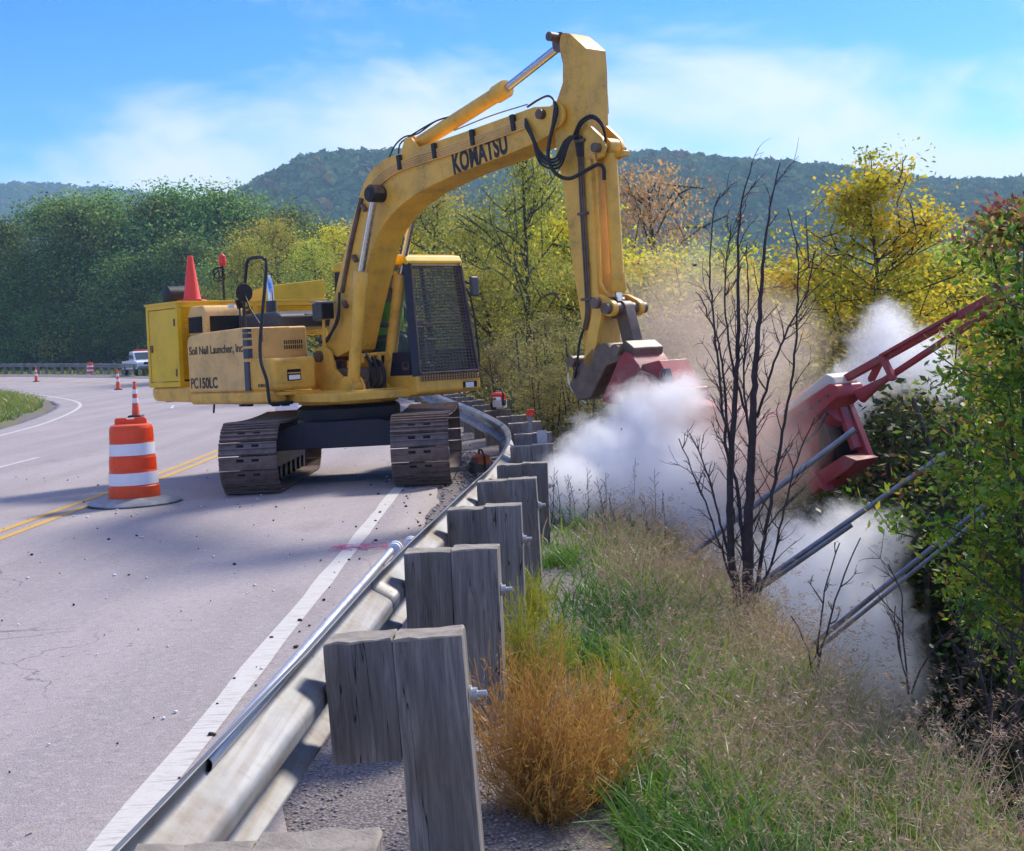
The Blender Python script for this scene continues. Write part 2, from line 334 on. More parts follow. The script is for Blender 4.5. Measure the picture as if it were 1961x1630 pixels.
def mat_wood():
    m, nt, bs = newmat("weathered grey timber")
    oi = nt.nodes.new("ShaderNodeObjectInfo"); tc = nt.nodes.new("ShaderNodeTexCoord")
    off = nt.nodes.new("ShaderNodeVectorMath"); off.operation = 'MULTIPLY_ADD'; nt.links.new(oi.outputs["Random"], off.inputs[0]); off.inputs[1].default_value = (7, 13, 5); nt.links.new(tc.outputs["Object"], off.inputs[2])
    def mapd(s):
        q = nt.nodes.new("ShaderNodeMapping"); q.inputs["Scale"].default_value = s; nt.links.new(off.outputs[0], q.inputs[0]); return q.outputs[0]
    g = tex(nt, "Noise", 7, mapd((7, 7, 0.55)), Detail=9, Roughness=0.66, Distortion=1.2)
    w = tex(nt, "Wave", 5.5, mapd((1.1, 1.1, 0.16)), wave_type='RINGS', Distortion=7.0, Detail=4)
    big = tex(nt, "Noise", 2.2, mapd((1.4, 1.4, 0.5)), Detail=4)
    c = mixc(nt, mapr(nt, g.outputs["Fac"], 0.3, 0.7), (0.125, 0.108, 0.095), (0.33, 0.295, 0.265))
    c = mixc(nt, mapr(nt, w.outputs["Fac"], 0.15, 0.5, 0.45, 0), c, (0.09, 0.075, 0.065))
    c = mixc(nt, mapr(nt, big.outputs["Fac"], 0.56, 0.72, 0, 0.6), c, (0.17, 0.10, 0.05))
    ck = tex(nt, "Noise", 9, mapd((3.4, 3.4, 0.14)), Detail=2, Roughness=0.5)
    dd_ = nt.nodes.new("ShaderNodeMath"); dd_.operation = 'SUBTRACT'; nt.links.new(ck.outputs["Fac"], dd_.inputs[0]); dd_.inputs[1].default_value = 0.60
    ab = nt.nodes.new("ShaderNodeMath"); ab.operation = 'ABSOLUTE'; nt.links.new(dd_.outputs[0], ab.inputs[0])
    crack = mapr(nt, ab.outputs[0], 0.003, 0.010, 0.9, 0)
    c = mixc(nt, crack, c, (0.02, 0.016, 0.016)); nt.links.new(c, bs.inputs["Base Color"]); bs.inputs["Roughness"].default_value = 0.85
    h = nt.nodes.new("ShaderNodeMath"); h.operation = 'SUBTRACT'; nt.links.new(g.outputs["Fac"], h.inputs[0]); nt.links.new(crack, h.inputs[1])
    bump(nt, bs, h.outputs[0], 0.6, 0.008); return m
M['wood'] = mat_wood()
M['endgrain'] = paint('bleached sunlit end grain', (0.29, 0.25, 0.20), 0.9, amount=0.6, fade=0.25, dirt=(0.16, 0.13, 0.11), dscale=14, bmp=0.5)  # bleached wood; the paler tone also paints sunlight onto the post tops
def mat_ground():
    m, nt, bs = newmat("soil litter and gravel"); co = coords(nt)
    n1 = tex(nt, "Noise", 0.6, co, Detail=8, Roughness=0.65); n2 = tex(nt, "Noise", 14, co, Detail=6, Roughness=0.7); v = tex(nt, "Voronoi", 70, co)
    c = mixc(nt, mapr(nt, n1.outputs["Fac"], 0.35, 0.65), (0.13, 0.105, 0.085), (0.20, 0.17, 0.145))
    c = mixc(nt, mapr(nt, n2.outputs["Fac"], 0.4, 0.62), c, (0.075, 0.058, 0.045))
    gm = nt.nodes.new("ShaderNodeAttribute"); gm.attribute_name = "gravel"
    gv = mixc(nt, mapr(nt, v.outputs["Distance"], 0.1, 0.6), (0.30, 0.265, 0.255), (0.12, 0.10, 0.097))
    c = mixc(nt, gm.outputs["Fac"], c, gv)
    gr = nt.nodes.new("ShaderNodeAttribute"); gr.attribute_name = "green"
    c = mixc(nt, gr.outputs["Fac"], c, mixc(nt, mapr(nt, n2.outputs["Fac"], 0.35, 0.65), (0.09, 0.12, 0.03), (0.22, 0.19, 0.08)))
    nt.links.new(c, bs.inputs["Base Color"]); bs.inputs["Roughness"].default_value = 0.95
    bump(nt, bs, v.outputs["Distance"], 0.5, 0.015); return m
M['ground'] = mat_ground()
M['bark'] = paint("dark bark", (0.075, 0.058, 0.048), 0.9, amount=0.6, fade=0.3, dirt=(0.035, 0.028, 0.025), dscale=6, bmp=0.5)
M['bark_dead'] = paint("dead purple brown bark", (0.050, 0.032, 0.036), 0.85, amount=0.5, fade=0.35, dirt=(0.11, 0.085, 0.08), dscale=14, bmp=0.4)
M['stone'] = paint("loose stone", (0.30, 0.265, 0.255), 0.9, amount=0.5, fade=0.35, dscale=8)
M['clod'] = paint("dirt clod", (0.045, 0.035, 0.03), 0.95, amount=0.4, fade=0.3, dscale=8)
M['l_forest'] = leafmat("deep green foliage", [(0, (0.075, 0.145, 0.05)), (0.5, (0.20, 0.35, 0.10)), (0.85, (0.36, 0.52, 0.12)), (1, (0.50, 0.50, 0.13))], 0.5, gloss=0.0, vr=0.4)
M['l_green'] = leafmat("turning green foliage", [(0, (0.16, 0.21, 0.04)), (0.5, (0.35, 0.39, 0.07)), (0.8, (0.55, 0.51, 0.08)), (1, (0.68, 0.49, 0.08))], 0.5, gloss=0.01)
M['l_yellow'] = leafmat("yellow autumn foliage", [(0, (0.32, 0.35, 0.03)), (0.4, (0.60, 0.54, 0.04)), (0.8, (0.78, 0.56, 0.04)), (1, (0.66, 0.36, 0.05))], 0.55, gloss=0.01)
M['l_orange'] = leafmat("orange autumn foliage", [(0, (0.45, 0.34, 0.12)), (0.5, (0.66, 0.44, 0.17)), (1, (0.68, 0.42, 0.22))], 0.5, hue=0.01)
M['l_olive'] = leafmat("dusty olive scrub", [(0, (0.19, 0.165, 0.09)), (0.5, (0.33, 0.31, 0.11)), (0.85, (0.40, 0.38, 0.10)), (1, (0.40, 0.26, 0.16))], 0.45, gloss=0.0)
M['l_near'] = leafmat("broad green leaves", [(0, (0.045, 0.09, 0.012)), (0.45, (0.14, 0.25, 0.022)), (0.72, (0.30, 0.38, 0.03)), (0.86, (0.50, 0.42, 0.035)), (1, (0.24, 0.085, 0.035))], 0.5)
M['l_red'] = leafmat("red brown leaves", [(0, (0.18, 0.07, 0.045)), (0.5, (0.36, 0.14, 0.08)), (0.8, (0.44, 0.24, 0.11)), (1, (0.30, 0.30, 0.06))], 0.45)
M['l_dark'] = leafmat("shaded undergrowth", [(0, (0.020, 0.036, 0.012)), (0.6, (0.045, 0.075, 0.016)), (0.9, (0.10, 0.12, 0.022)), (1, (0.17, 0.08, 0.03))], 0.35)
M['l_hill'] = leafmat("hillside forest", [(0, (0.045, 0.10, 0.055)), (0.6, (0.085, 0.18, 0.085)), (0.88, (0.14, 0.23, 0.09)), (0.97, (0.19, 0.18, 0.06)), (1, (0.20, 0.12, 0.05))], 0.25, gloss=0.0)
M['grass'] = leafmat("roadside grass", [(0, (0.06, 0.16, 0.02)), (0.35, (0.15, 0.27, 0.035)), (0.6, (0.27, 0.28, 0.07)), (0.8, (0.36, 0.27, 0.14)), (1, (0.45, 0.33, 0.22))], 0.45, hue=0)
M['straw'] = leafmat("dry seed heads", [(0, (0.20, 0.12, 0.08)), (0.5, (0.36, 0.24, 0.16)), (1, (0.55, 0.42, 0.30))], 0.4, hue=0)
M['kochia'] = leafmat("rust orange weed", [(0, (0.26, 0.14, 0.04)), (0.5, (0.54, 0.29, 0.07)), (1, (0.70, 0.46, 0.13))], 0.4, hue=0)
M['kochia_g'] = leafmat("yellow green weed", [(0, (0.14, 0.17, 0.02)), (0.5, (0.32, 0.33, 0.03)), (1, (0.55, 0.40, 0.04))], 0.45, hue=0)
M['litter'] = leafmat("fallen leaves", [(0, (0.30, 0.14, 0.04)), (1, (0.62, 0.40, 0.08))], 0.3, hue=0)

# ------------------------------------------------------------------ the road's course
def zroad(y): return 0.00014 * np.maximum(0.0, np.asarray(y, float) - 15.0) ** 2
CEN = catmull([(-5.2, -14), (-5.22, 5), (-5.22, 13.6), (-5.30, 24), (-5.95, 34), (-7.5, 44), (-10.9, 57), (-16.3, 69), (-22.6, 80), (-34, 97), (-47, 113), (-64, 129), (-90, 147)], 0.5)
def frames(c):
    t = np.gradient(c, axis=0); t /= np.linalg.norm(t, axis=1)[:, None]
    return t, np.stack([t[:, 1], -t[:, 0]], 1)                # tangent, right-hand normal
CT, CN = frames(CEN)
CS = np.concatenate([[0], np.cumsum(np.linalg.norm(np.diff(CEN, axis=0), axis=1))])
RAIL = catmull([(-0.86, -3), (-0.72, 1.0), (-0.665, 2.16), (-0.60, 4.06), (-0.515, 5.93), (-0.405, 7.55), (-0.29, 9.4), (-0.175, 11), (-0.07, 12.9), (-0.03, 14.7), (-0.12, 17), (-0.42, 20), (-0.85, 23.5), (-1.4, 27.5), (-2.1, 33), (-3.2, 41), (-5.4, 51), (-10, 65), (-17, 82), (-25.5, 99), (-37, 117), (-53, 135), (-76, 152)], 0.25)
RT, RN = frames(RAIL)
RS = np.concatenate([[0], np.cumsum(np.linalg.norm(np.diff(RAIL, axis=0), axis=1))])
def signed(curve, nrm, x, y):
    x = np.asarray(x, float).ravel(); y = np.asarray(y, float).ravel(); d = np.empty(len(x)); k = np.empty(len(x), int)
    c = curve[::2]; n = nrm[::2]
    for i in range(0, len(x), 20000):
        dx = x[i:i + 20000, None] - c[None, :, 0]; dy = y[i:i + 20000, None] - c[None, :, 1]
        j = np.argmin(dx * dx + dy * dy, 1); r = np.arange(len(j)); q = np.sqrt(dx[r, j] ** 2 + dy[r, j] ** 2)
        sg = np.sign(dx[r, j] * n[j, 0] + dy[r, j] * n[j, 1]); d[i:i + 20000] = q * sg; k[i:i + 20000] = j * 2
    return d, k
def brow(y): return np.interp(y, [3, 5.4, 9.7, 17, 30], [2.5, 2.3, 1.85, 1.0, 1.3])
def vnoise(x, y, s, seed):
    a = np.sin(x * s * 1.3 + seed) * np.cos(y * s * 1.1 - seed * 2.1) + 0.5 * np.sin(x * s * 2.9 - y * s * 2.3 + seed * 3) + 0.3 * np.sin(y * s * 5.1 + x * s * 3.7 + seed)
    return a / 1.8
def terr(x, y):
    shp = np.shape(x); x = np.asarray(x, float).ravel(); y = np.asarray(y, float).ravel()
    t, kc = signed(CEN, CN, x, y); r, kr = signed(RAIL, RN, x, y)
    zr = zroad(CEN[kc, 1]); ry = RAIL[kr, 1]; b = brow(ry)
    near = np.clip((75 - ry) / 35, 0, 1)
    depth = 1.2 + 4.4 * near
    base = np.where(r < 0.5, 0, -0.34 * np.clip((r - 0.5) / np.maximum(b - 0.5, .3), 0, 1))
    q = np.clip((r - b) / (5.2 + 2 * (1 - near)), 0, 1); base = base - depth * (q * (1.6 - 0.6 * q)) - 0.02 * np.clip(r - b - 5, 0, 60)
    z = zr + np.where(r > 0, base, 0.0)
    z = np.where((t > -7.6) & (t < 4.05), zr - 0.14, np.where((r < 0) & (t > 0), zr - 0.02, z))
    isl = np.clip((-t - 8.3) / 2.0, 0, 1); z = z + np.where(t < 0, isl * (0.28 + 0.35 * np.clip((-t - 10) / 8, 0, 1)), 0)
    z = z + np.where((r > 0.2) | (t < -8.2), 0.05 * vnoise(x, y, 1.4, 2.0) * np.clip(np.abs(r) / 2, 0.15, 1), 0)
    return z.reshape(shp), t.reshape(shp), r.reshape(shp)
def tz(x, y): return float(terr(np.array([x]), np.array([y]))[0][0])

# ------------------------------------------------------------------ ground sheet, road, paint
def axis(segs):
    out = []
    for a, b, s in segs: out += list(np.arange(a, b, s))
    return np.array(out + [segs[-1][1]])
gx = axis([(-2250, -400, 185), (-400, -80, 20), (-80, -12, 2.0), (-12, -2, 0.5), (-2, 7, 0.16), (7, 20, 0.8), (20, 60, 4), (60, 400, 30), (400, 2250, 185)])
gy = axis([(-60, -4, 4), (-4, 24, 0.25), (24, 60, 0.9), (60, 180, 2.4), (180, 500, 30), (500, 2900, 300)])
X, Y = np.meshgrid(gx, gy); Z, T, RR = terr(X, Y)
far = np.clip((np.hypot(X, Y) - 170) / 200, 0, 1); Z = Z * (1 - far) - 4.0 * far
nx, ny = len(gx), len(gy); idx = np.arange(nx * ny).reshape(ny, nx)
quads = np.stack([idx[:-1, :-1], idx[:-1, 1:], idx[1:, 1:], idx[1:, :-1]], -1).reshape(-1, 4)
grav = np.where(RR > 0, np.clip(1 - (RR - 0.75) / 0.5, 0, 1) * (np.abs(RR) < 3), 1.0 * (T > 3.5)); grav = np.where((T < -7) & (T > -8.6), 0.9, grav)
green = np.where(T < -8.6, 1.0, np.where((RR > 0.9), np.clip(1 - (RR - 1.0 - brow(Y)) / 1.5, 0.15, 0.8), 0))
g = npmesh("ground", np.stack([X, Y, Z], -1).reshape(-1, 3), quads, M['ground'], smooth=True, attrs={"gravel": grav.ravel(), "green": green.ravel()})
tag(g, kind="structure")
def ribbon(name, offs, dz, s0, s1, mat, edge_noise=0.0, parent=None):
    k = np.where((CS >= s0) & (CS <= s1))[0]; V = []
    zz = zroad(CEN[k, 1])
    for i, o in enumerate(offs):
        on = o + (edge_noise * vnoise(CEN[k, 0], CEN[k, 1], 2.2, 4.0 + i) if edge_noise and i in (0, len(offs) - 1) else 0)
        p = CEN[k] + CN[k] * (on[:, None] if np.ndim(on) else on); V.append(np.column_stack([p, zz + dz]))
    V = np.stack(V, 1); n, m = V.shape[:2]; id_ = np.arange(n * m).reshape(n, m)
    q = np.stack([id_[:-1, :-1], id_[:-1, 1:], id_[1:, 1:], id_[1:, :-1]], -1).reshape(-1, 4)
    return npmesh(name, V.reshape(-1, 3), q, mat, parent=parent)
SM = CS[-1]
rd = ribbon("road", [-7.92, -7.7, -5, -2, 0, 2, 3.95, 4.30], 0.0, 0, SM, M['asphalt'], 0.09); tag(rd, kind="structure")
q = rd.modifiers.new("s", 'SOLIDIFY'); q.thickness = 0.16; q.offset = -1
def line(name, o, w, s0, s1, mat, n=0.012):
    l = ribbon(name, [o - w / 2, o + w / 2], 0.004, s0, s1, mat, n); l.parent = rd
line("edge_line", 3.78, 0.13, 0, SM, M['line_white']); line("edge_line", -7.0, 0.13, 0, SM, M['line_white'])
line("centre_line", 0.12, 0.11, 0, SM, M['line_yellow']); line("centre_line", -0.12, 0.11, 0, SM, M['line_yellow'])
s = 37.0 - 12.2 * 3 - 0.0
for i in range(-3, 12):
    s0 = 36.5 + i * 12.2
    if s0 > 0: line("lane_dash", -3.6, 0.10, s0, s0 + 3.05, M['line_white'])
pk = npmesh("paint_mark", [(-1.62, 11.25, 0.009), (-0.75, 11.15, 0.009), (-0.72, 11.6, 0.009), (-1.60, 11.55, 0.009)], np.array([[0, 1, 2, 3]]), M['pink'], parent=rd)

# hills: far bluffs, measured against the skyline
def hill(name, pts, d0, depth, seed):
    """pts = skyline pixels (px,py); the slope rises from a foot to the crest"""
    n = 90; pxs = np.linspace(pts[0][0], pts[-1][0], n); pys = np.interp(pxs, [p[0] for p in pts], [p[1] for p in pts])
    crest = np.array([tuple(P(a, b, d0 + depth)) for a, b in zip(pxs, pys)]); crest[:, 2] -= 13.0
    foot = crest.copy(); k = d0 / (d0 + depth); foot[:, :2] *= k * 0.82; foot[:, 2] = -4.5
    m = 26; V = []
    for j in range(m + 8):
        t = j / (m - 1)
        if t <= 1:
            p = foot + (crest - foot) * t; p[:, 2] = foot[:, 2] + (crest[:, 2] - foot[:, 2]) * (math.sin(t * math.pi / 2) ** 1.15)
        else:
            p = crest + (crest - foot) * (t - 1); p[:, 2] = crest[:, 2] - (crest[:, 2] + 6) * min(1, (t - 1) * 3.8)
        p[:, 2] += 4.0 * vnoise(p[:, 0], p[:, 1], 0.02, seed) * math.sin(min(t, 1) * math.pi) * (1.8)
        V.append(p)
    V = np.array(V); r, c = V.shape[:2]; id_ = np.arange(r * c).reshape(r, c)
    q = np.stack([id_[:-1, :-1], id_[:-1, 1:], id_[1:, 1:], id_[1:, :-1]], -1).reshape(-1, 4)
    o = npmesh(name, V.reshape(-1, 3), q, M['ground'], smooth=True); tag(o, kind="structure")
    return V, m
def leaf_quads(C, D, Nn, L, W):
    """rhombic leaves: centres, long axis, normal, length, width"""
    D = D / np.linalg.norm(D, axis=1)[:, None]; S = np.cross(D, Nn); S /= np.linalg.norm(S, axis=1)[:, None] + 1e-9
    L = np.broadcast_to(L, len(C))[:, None]; W = np.broadcast_to(W, len(C))[:, None]
    V = np.stack([C - D * L / 2, C + S * W / 2 - D * L * .08, C + D * L / 2, C - S * W / 2 - D * L * .08], 1).reshape(-1, 3)
    return V, np.arange(len(V)).reshape(-1, 4)
def rdir(n): v = rng.normal(size=(n, 3)); return v / np.linalg.norm(v, axis=1)[:, None]
def hill_forest(name, V, m, count, size, label):
    r, c = V.shape[:2]; t = rng.random(count) ** 0.8 * (m + 1); u = rng.random(count) * (c - 1)
    ti = np.minimum(t.astype(int), r - 2); ui = u.astype(int); ft = (t - ti)[:, None]; fu = (u - ui)[:, None]
    base = V[ti, ui] * (1 - ft) * (1 - fu) + V[ti + 1, ui] * ft * (1 - fu) + V[ti, ui + 1] * (1 - ft) * fu + V[ti + 1, ui + 1] * ft * fu
    k = 34; sz = size * (0.65 + 0.7 * rng.random(count)); tone = np.clip(rng.normal(0.5, 0.30, count), 0, 1); tone = np.where(rng.random(count) < 0.035, 1.0, tone)
    d = rdir(count * k); d[:, 2] = np.abs(d[:, 2]) * 1.0 - 0.15
    C = np.repeat(base, k, 0) + d * np.repeat(sz, k)[:, None] * np.array([1, 1, 1.15]) * (0.75 + 0.35 * rng.random((count * k, 1))); C[:, 2] += np.repeat(sz, k) * 0.6
    nn = d + 0.7 * rdir(len(C)); nn /= np.linalg.norm(nn, axis=1)[:, None]; ax = np.cross(nn, rdir(len(C)))
    LV, LF = leaf_quads(C, ax, nn, np.repeat(sz, k) * 0.95, np.repeat(sz, k) * 0.7)
    tint = np.clip(np.repeat(tone, k) + rng.normal(0, 0.09, len(C)), 0, 1)
    o = npmesh(name, LV, LF, M['l_hill'], attrs={"tint": np.repeat(tint, 4)}); tag(o, label, "forest", kind="stuff")
HV, hm = hill("hill", [(380, 430), (450, 372), (520, 335), (600, 307), (700, 297), (900, 296), (1190, 296), (1300, 303), (1500, 317), (1640, 327), (1760, 345), (1840, 342), (1961, 345), (2300, 380)], 620, 330, 1.0)
hill_forest("hillside_forest", HV, hm, 7000, 5.0, "blue green forest covering the broad bluff behind the excavator arm")
HV2, hm2 = hill("hill", [(-400, 350), (-150, 352), (0, 360), (90, 362), (200, 372), (330, 386), (520, 430)], 1200, 450, 3.0)
hill_forest("hillside_forest", HV2, hm2, 3000, 7.0, "hazy blue forest on the far ridge at the left")

# ------------------------------------------------------------------ guardrail
def rail_at(s):
    i = np.interp(s, RS, np.arange(len(RS))); j = int(min(i, len(RS) - 2)); f = i - j
    p = RAIL[j] * (1 - f) + RAIL[j + 1] * f; t = RT[j] * (1 - f) + RT[j + 1] * f; n = RN[j] * (1 - f) + RN[j + 1] * f
    return p, t / np.linalg.norm(t), n / np.linalg.norm(n), float(zroad(p[1]))
def s_of_y(y): return float(np.interp(y, RAIL[:, 1], RS))
def rtop(y): return float(np.interp(y, [2, 4, 7.5, 11, 16, 200], [0.83, 0.765, 0.725, 0.665, 0.67, 0.70]))
guard = empty("guardrail", (RAIL[0][0], RAIL[0][1], 0), 0, "galvanised roadside guardrail on weathered timber posts following the road's curve", "guardrail")
GO = Vector((RAIL[0][0], RAIL[0][1], 0))
prof = catmull([(0.030, 0.0), (0.045, -0.012), (0.080, -0.036), (0.084, -0.060), (0.080, -0.084), (0.010, -0.128), (0.002, -0.156), (0.010, -0.184), (0.080, -0.228), (0.084, -0.252), (0.080, -0.276), (0.045, -0.300), (0.030, -0.312)], 0.008)
def beam(s0, s1, ds, dn=0.0):
    ss = np.arange(s0, s1 + ds * 0.5, ds); V = []
    for s in ss:
        p, t, n, z = rail_at(s); top = rtop(p[1]) - 0.012
        V.append([(p[0] - n[0] * (a + dn) - GO.x, p[1] - n[1] * (a + dn) - GO.y, z + top + b) for a, b in prof])
    V = np.array(V); r, c = V.shape[:2]; id_ = np.arange(r * c).reshape(r, c)
    q = np.stack([id_[:-1, :-1], id_[:-1, 1:], id_[1:, 1:], id_[1:, :-1]], -1).reshape(-1, 4)
    o = npmesh("rail_beam", V.reshape(-1, 3), q, M['galv'], parent=guard, smooth=True)
    m_ = o.modifiers.new("s", 'SOLIDIFY'); m_.thickness = 0.0035; m_.offset = 0
    return o
yposts = [2.16, 4.06, 5.93, 7.55, 9.4, 11.05, 12.9]
sp = [s_of_y(y) for y in yposts]
while sp[-1] + 1.905 < RS[-1] - 1: sp.append(sp[-1] + 1.905)
s0 = sp[0] - 3.9 - 0.35; kk = 0
while s0 < RS[-1] - 4.3:
    nxt = s0 + (3.81 if s0 < 50 else 11.43); nxt = min(nxt, RS[-1] - 0.2)
    beam(s0, nxt + 0.28, 0.25 if s0 < 50 else 1.2, 0.004 * (kk % 2)); s0 = nxt; kk += 1
def plank(h, name):
    b = B(); b.box((0, 0, -h / 2), (0.205, 0.155, h)); return b
def worn_box(name, w, d, h, seed, nseg=9):
    """timber with checked, slightly uneven faces and split top edges"""
    r = np.random.default_rng(seed); V = []; nw, nd = 5, 4
    ring = [(-w / 2 + w * i / nw, -d / 2) for i in range(nw)] + [(w / 2, -d / 2 + d * i / nd) for i in range(nd)] + [(w / 2 - w * i / nw, d / 2) for i in range(nw)] + [(-w / 2, d / 2 - d * i / nd) for i in range(nd)]
    off = r.normal(0, 0.0016, (len(ring), 2)); n = len(ring); zs = np.concatenate([np.linspace(-h, -0.02, nseg), [-0.006, 0]])
    for j, z in enumerate(zs):
        k = 0.965 if j == len(zs) - 1 else 1.0
        for i, (x, y) in enumerate(ring):
            V.append((x * k + off[i][0] + r.normal(0, .0006), y * k + off[i][1] + r.normal(0, .0006), z + (r.normal(0, 0.002) if j >= len(zs) - 2 else 0)))
    F = [[(j * n + i, j * n + (i + 1) % n, (j + 1) * n + (i + 1) % n, (j + 1) * n + i) for j in range(len(zs) - 1) for i in range(n)]][0]
    b = B(); b.add(V, F); c = len(b.v); b.v.append((0, 0, -0.003)); L = (len(zs) - 1) * n; b.m = [1 if k >= len(b.f) - n else 0 for k in range(len(b.f))]
    for i in range(n): b.f.append([L + i, L + (i + 1) % n, c]); b.m.append(1)
    o = b.obj(name, [M['wood'], M['endgrain']], smooth=0); me = o.data; bpy.data.objects.remove(o); return me
post_me = [worn_box("post", 0.203, 0.152, 1.35, i + 1) for i in range(4)]
block_me = [worn_box("blockout", 0.203, 0.152, 0.355, i + 11, 5) for i in range(4)]
bb = B()
M90 = Matrix.Rotation(rad(90), 3, 'Y')
bb.lathe([(0.0001, 0.052), (0.010, 0.05), (0.010, 0.022), (0.020, 0.022), (0.020, 0.006), (0.028, 0.006), (0.028, 0)], 12, M=M90)
bolt_o = bb.obj("bolt", M['tube']); bolt_me = bolt_o.data; bpy.data.objects.remove(bolt_o)
hb = B(); hb.lathe([(0.028, 0), (0.026, 0.008), (0.014, 0.016), (0.0001, 0.018)], 14, M=M90); ho = hb.obj("bolt", M['galv']); head_me = ho.data; bpy.data.objects.remove(ho)
tilt = [0.01, -0.035, 0.004, 0.012, -0.008, 0.01, -0.01]
for i, s in enumerate(sp):
    p, t, n, z = rail_at(s); top = rtop(p[1]) + random.uniform(-.008, .012); ang = math.atan2(n[1], n[0])
    def put(me, nm, o, zz, ry=0, par=guard):
        ob = bpy.data.objects.new(nm, me); COL.objects.link(ob); ob.parent = par
        ob.location = (p[0] + n[0] * o - GO.x, p[1] + n[1] * o - GO.y, z + zz); ob.rotation_euler = (random.uniform(-.012, .012), ry, ang + random.uniform(-.015, .015)); return ob
    ry = tilt[i] if i < len(tilt) else random.uniform(-.012, .012)
    bl = put(block_me[i % 4], "blockout", 0.1045, top - 0.004, ry); po = put(post_me[(i * 3) % 4], "post", 0.310, top + random.uniform(0, .008), ry)
    if p[1] < 30:
        put(bolt_me, "bolt", 0.413 - ry * 0.25, top - 0.19, ry)
        put(head_me, "bolt", -0.003, top - 0.168, math.pi)
# a plate and a short red-capped marker standing on the far posts
p6, t6, n6, z6 = rail_at(sp[6])
bx = P(1038, 838, 13.0)
b = B(); b.box((0, 0, 0), (0.095, 0.02, 0.135)); b.box((0, 0.03, -0.08), (0.05, 0.05, 0.02))
o = b.obj("marker_plate", M['grey'], bevel=0.004); o.location = bx + Vector((0, 0, 0)); M['plate'] = paint("grey plate", (0.38, 0.38, 0.40), 0.5, amount=0.2, fade=0.08); o.data.materials[0] = M['plate']
tag(o, "small plain grey plate fixed on a timber post at the guardrail's bend", "plate")
dl = P(1015, 828, 15.0); r0 = empty("delineator", dl, 0, "thin grey marker post with bright red cap at the guardrail's bend", "marker post")
b = B(); b.box((0, 0, 0.06), (0.05, 0.025, 0.30)); b.obj("stake", M['galv'], r0, bevel=0.004).rotation_euler = (0, 0.06, 0)
b = B(); b.box((0.015, 0, 0.215), (0.085, 0.04, 0.075)); b.obj("cap", M['redlamp'], r0, bevel=0.01)

# two steel tubes lying along the rail top with white couplings
def pipe_thing(name, pts, r, mat, label, cat, hollow=True, n=16):
    o = empty(name, pts[0], 0, label, cat); L = [Vector(p) - Vector(pts[0]) for p in pts]
    b = B(); b.tube(L, r, n, cap=not hollow)
    if hollow: b.tube([L[0] + (L[1] - L[0]).normalized() * 0.002, L[-1]], r * 0.82, n, cap=False, mi=1)
    b.obj("tube", [mat, M['shade']], o, smooth=50); return o, L
pa, pb = P(392, 1466, 3.0), P(748, 1056, 6.55)
po_, L_ = pipe_thing("steel_tube", [pa, pb], 0.0175, M['tube'], "long bright steel tube lying along the guardrail top, open end towards the viewer", "tube")
for px_, py_ in ((757, 1050), (787, 1040)):
    c_ = P(px_, py_, 6.62 if px_ < 770 else 6.95); dr = (pb - pa).normalized()
    b = B(); b.tube([c_ - dr * 0.05 - pa, c_ - dr * 0.015 - pa, c_ - dr * 0.0149 - pa, c_ + dr * .01 - pa, c_ + dr * .0101 - pa, c_ + dr * 0.045 - pa], [0.030, 0.030, 0.036, 0.036, 0.026, 0.026], 18)
    b.obj("coupling", M['white'], po_, smooth=40)

# ------------------------------------------------------------------ traffic drums and cones
def make_drum(label, group="traffic drums along the closed lane"):
    r = empty("traffic_drum", (0, 0, 0), 0, label, "traffic drum", group)
    z = [0.035, 0.05, 0.21, 0.225, 0.385, 0.40, 0.555, 0.57, 0.725, 0.74, 0.90, 0.925, 0.94]
    rr = [0.295, 0.300, 0.292, 0.282, 0.278, 0.270, 0.266, 0.260, 0.255, 0.252, 0.246, 0.236, 0.20]
    b = B(); b.lathe(list(zip(rr, z)), 40); bd = b.obj("drum_body", M['orange'], r, smooth=30)
    for k, (z0, z1, m_, nm) in enumerate([(0.235, 0.375, 'white', 'white_band'), (0.41, 0.545, 'orange_band', 'orange_band'), (0.58, 0.715, 'white', 'white_band'), (0.75, 0.89, 'orange_band', 'orange_band')]):
        ra, rb_ = np.interp([z0, z1], z, rr) + 0.004
        b = B(); b.lathe([(ra - .004, z0 - .001), (ra, z0), (rb_, z1), (rb_ - .004, z1 + .001)], 40); b.obj(nm, M[m_], r, smooth=30)
    b = B(); b.prism([(-0.19, 0.925), (-0.185, 1.0), (-0.165, 1.015), (-0.05, 1.015), (-0.04, 0.995), (0.04, 0.995), (0.05, 1.015), (0.165, 1.015), (0.185, 1.0), (0.19, 0.925)], -0.02, 0.02)
    b.obj("handle", M['orange'], r, bevel=0.008)
    n = 44; b = B(); V = []
    for i, (q, zz) in enumerate([(0.297, 0.075), (0.33, 0.088), (0.43, 0.062), (0.525, 0.034), (0.545, 0.016), (0.535, 0.002)]):
        for k in range(n):
            a = 2 * math.pi * k / n; w = 0.018 * math.sin(2 * a + .6) * (q - .29) / .25
            V.append((q * math.cos(a), q * math.sin(a), zz + max(0, w)))
    b.add(V, [(i * n + k, (i + 1) * n + k, (i + 1) * n + (k + 1) % n, i * n + (k + 1) % n) for i in range(5) for k in range(n)]); b.obj("rubber_base", M['rubber'], r, smooth=40)
    b = B(); b.box((0.05, -0.294, 0.062), (0.055, 0.012, 0.028)); b.obj("drain_slot", M['shade'], r, bevel=.004)
    return r
def on_road(px, d):
    y = d; x = uv(px, 700)[0] * d / FPX; return Vector((x, y, float(zroad(CEN[np.argmin((CEN[:, 0] - x) ** 2 + (CEN[:, 1] - y) ** 2), 1])) + 0.003))
D1 = make_drum("orange and white traffic drum on black tyre ring, nearest the viewer on the yellow line")
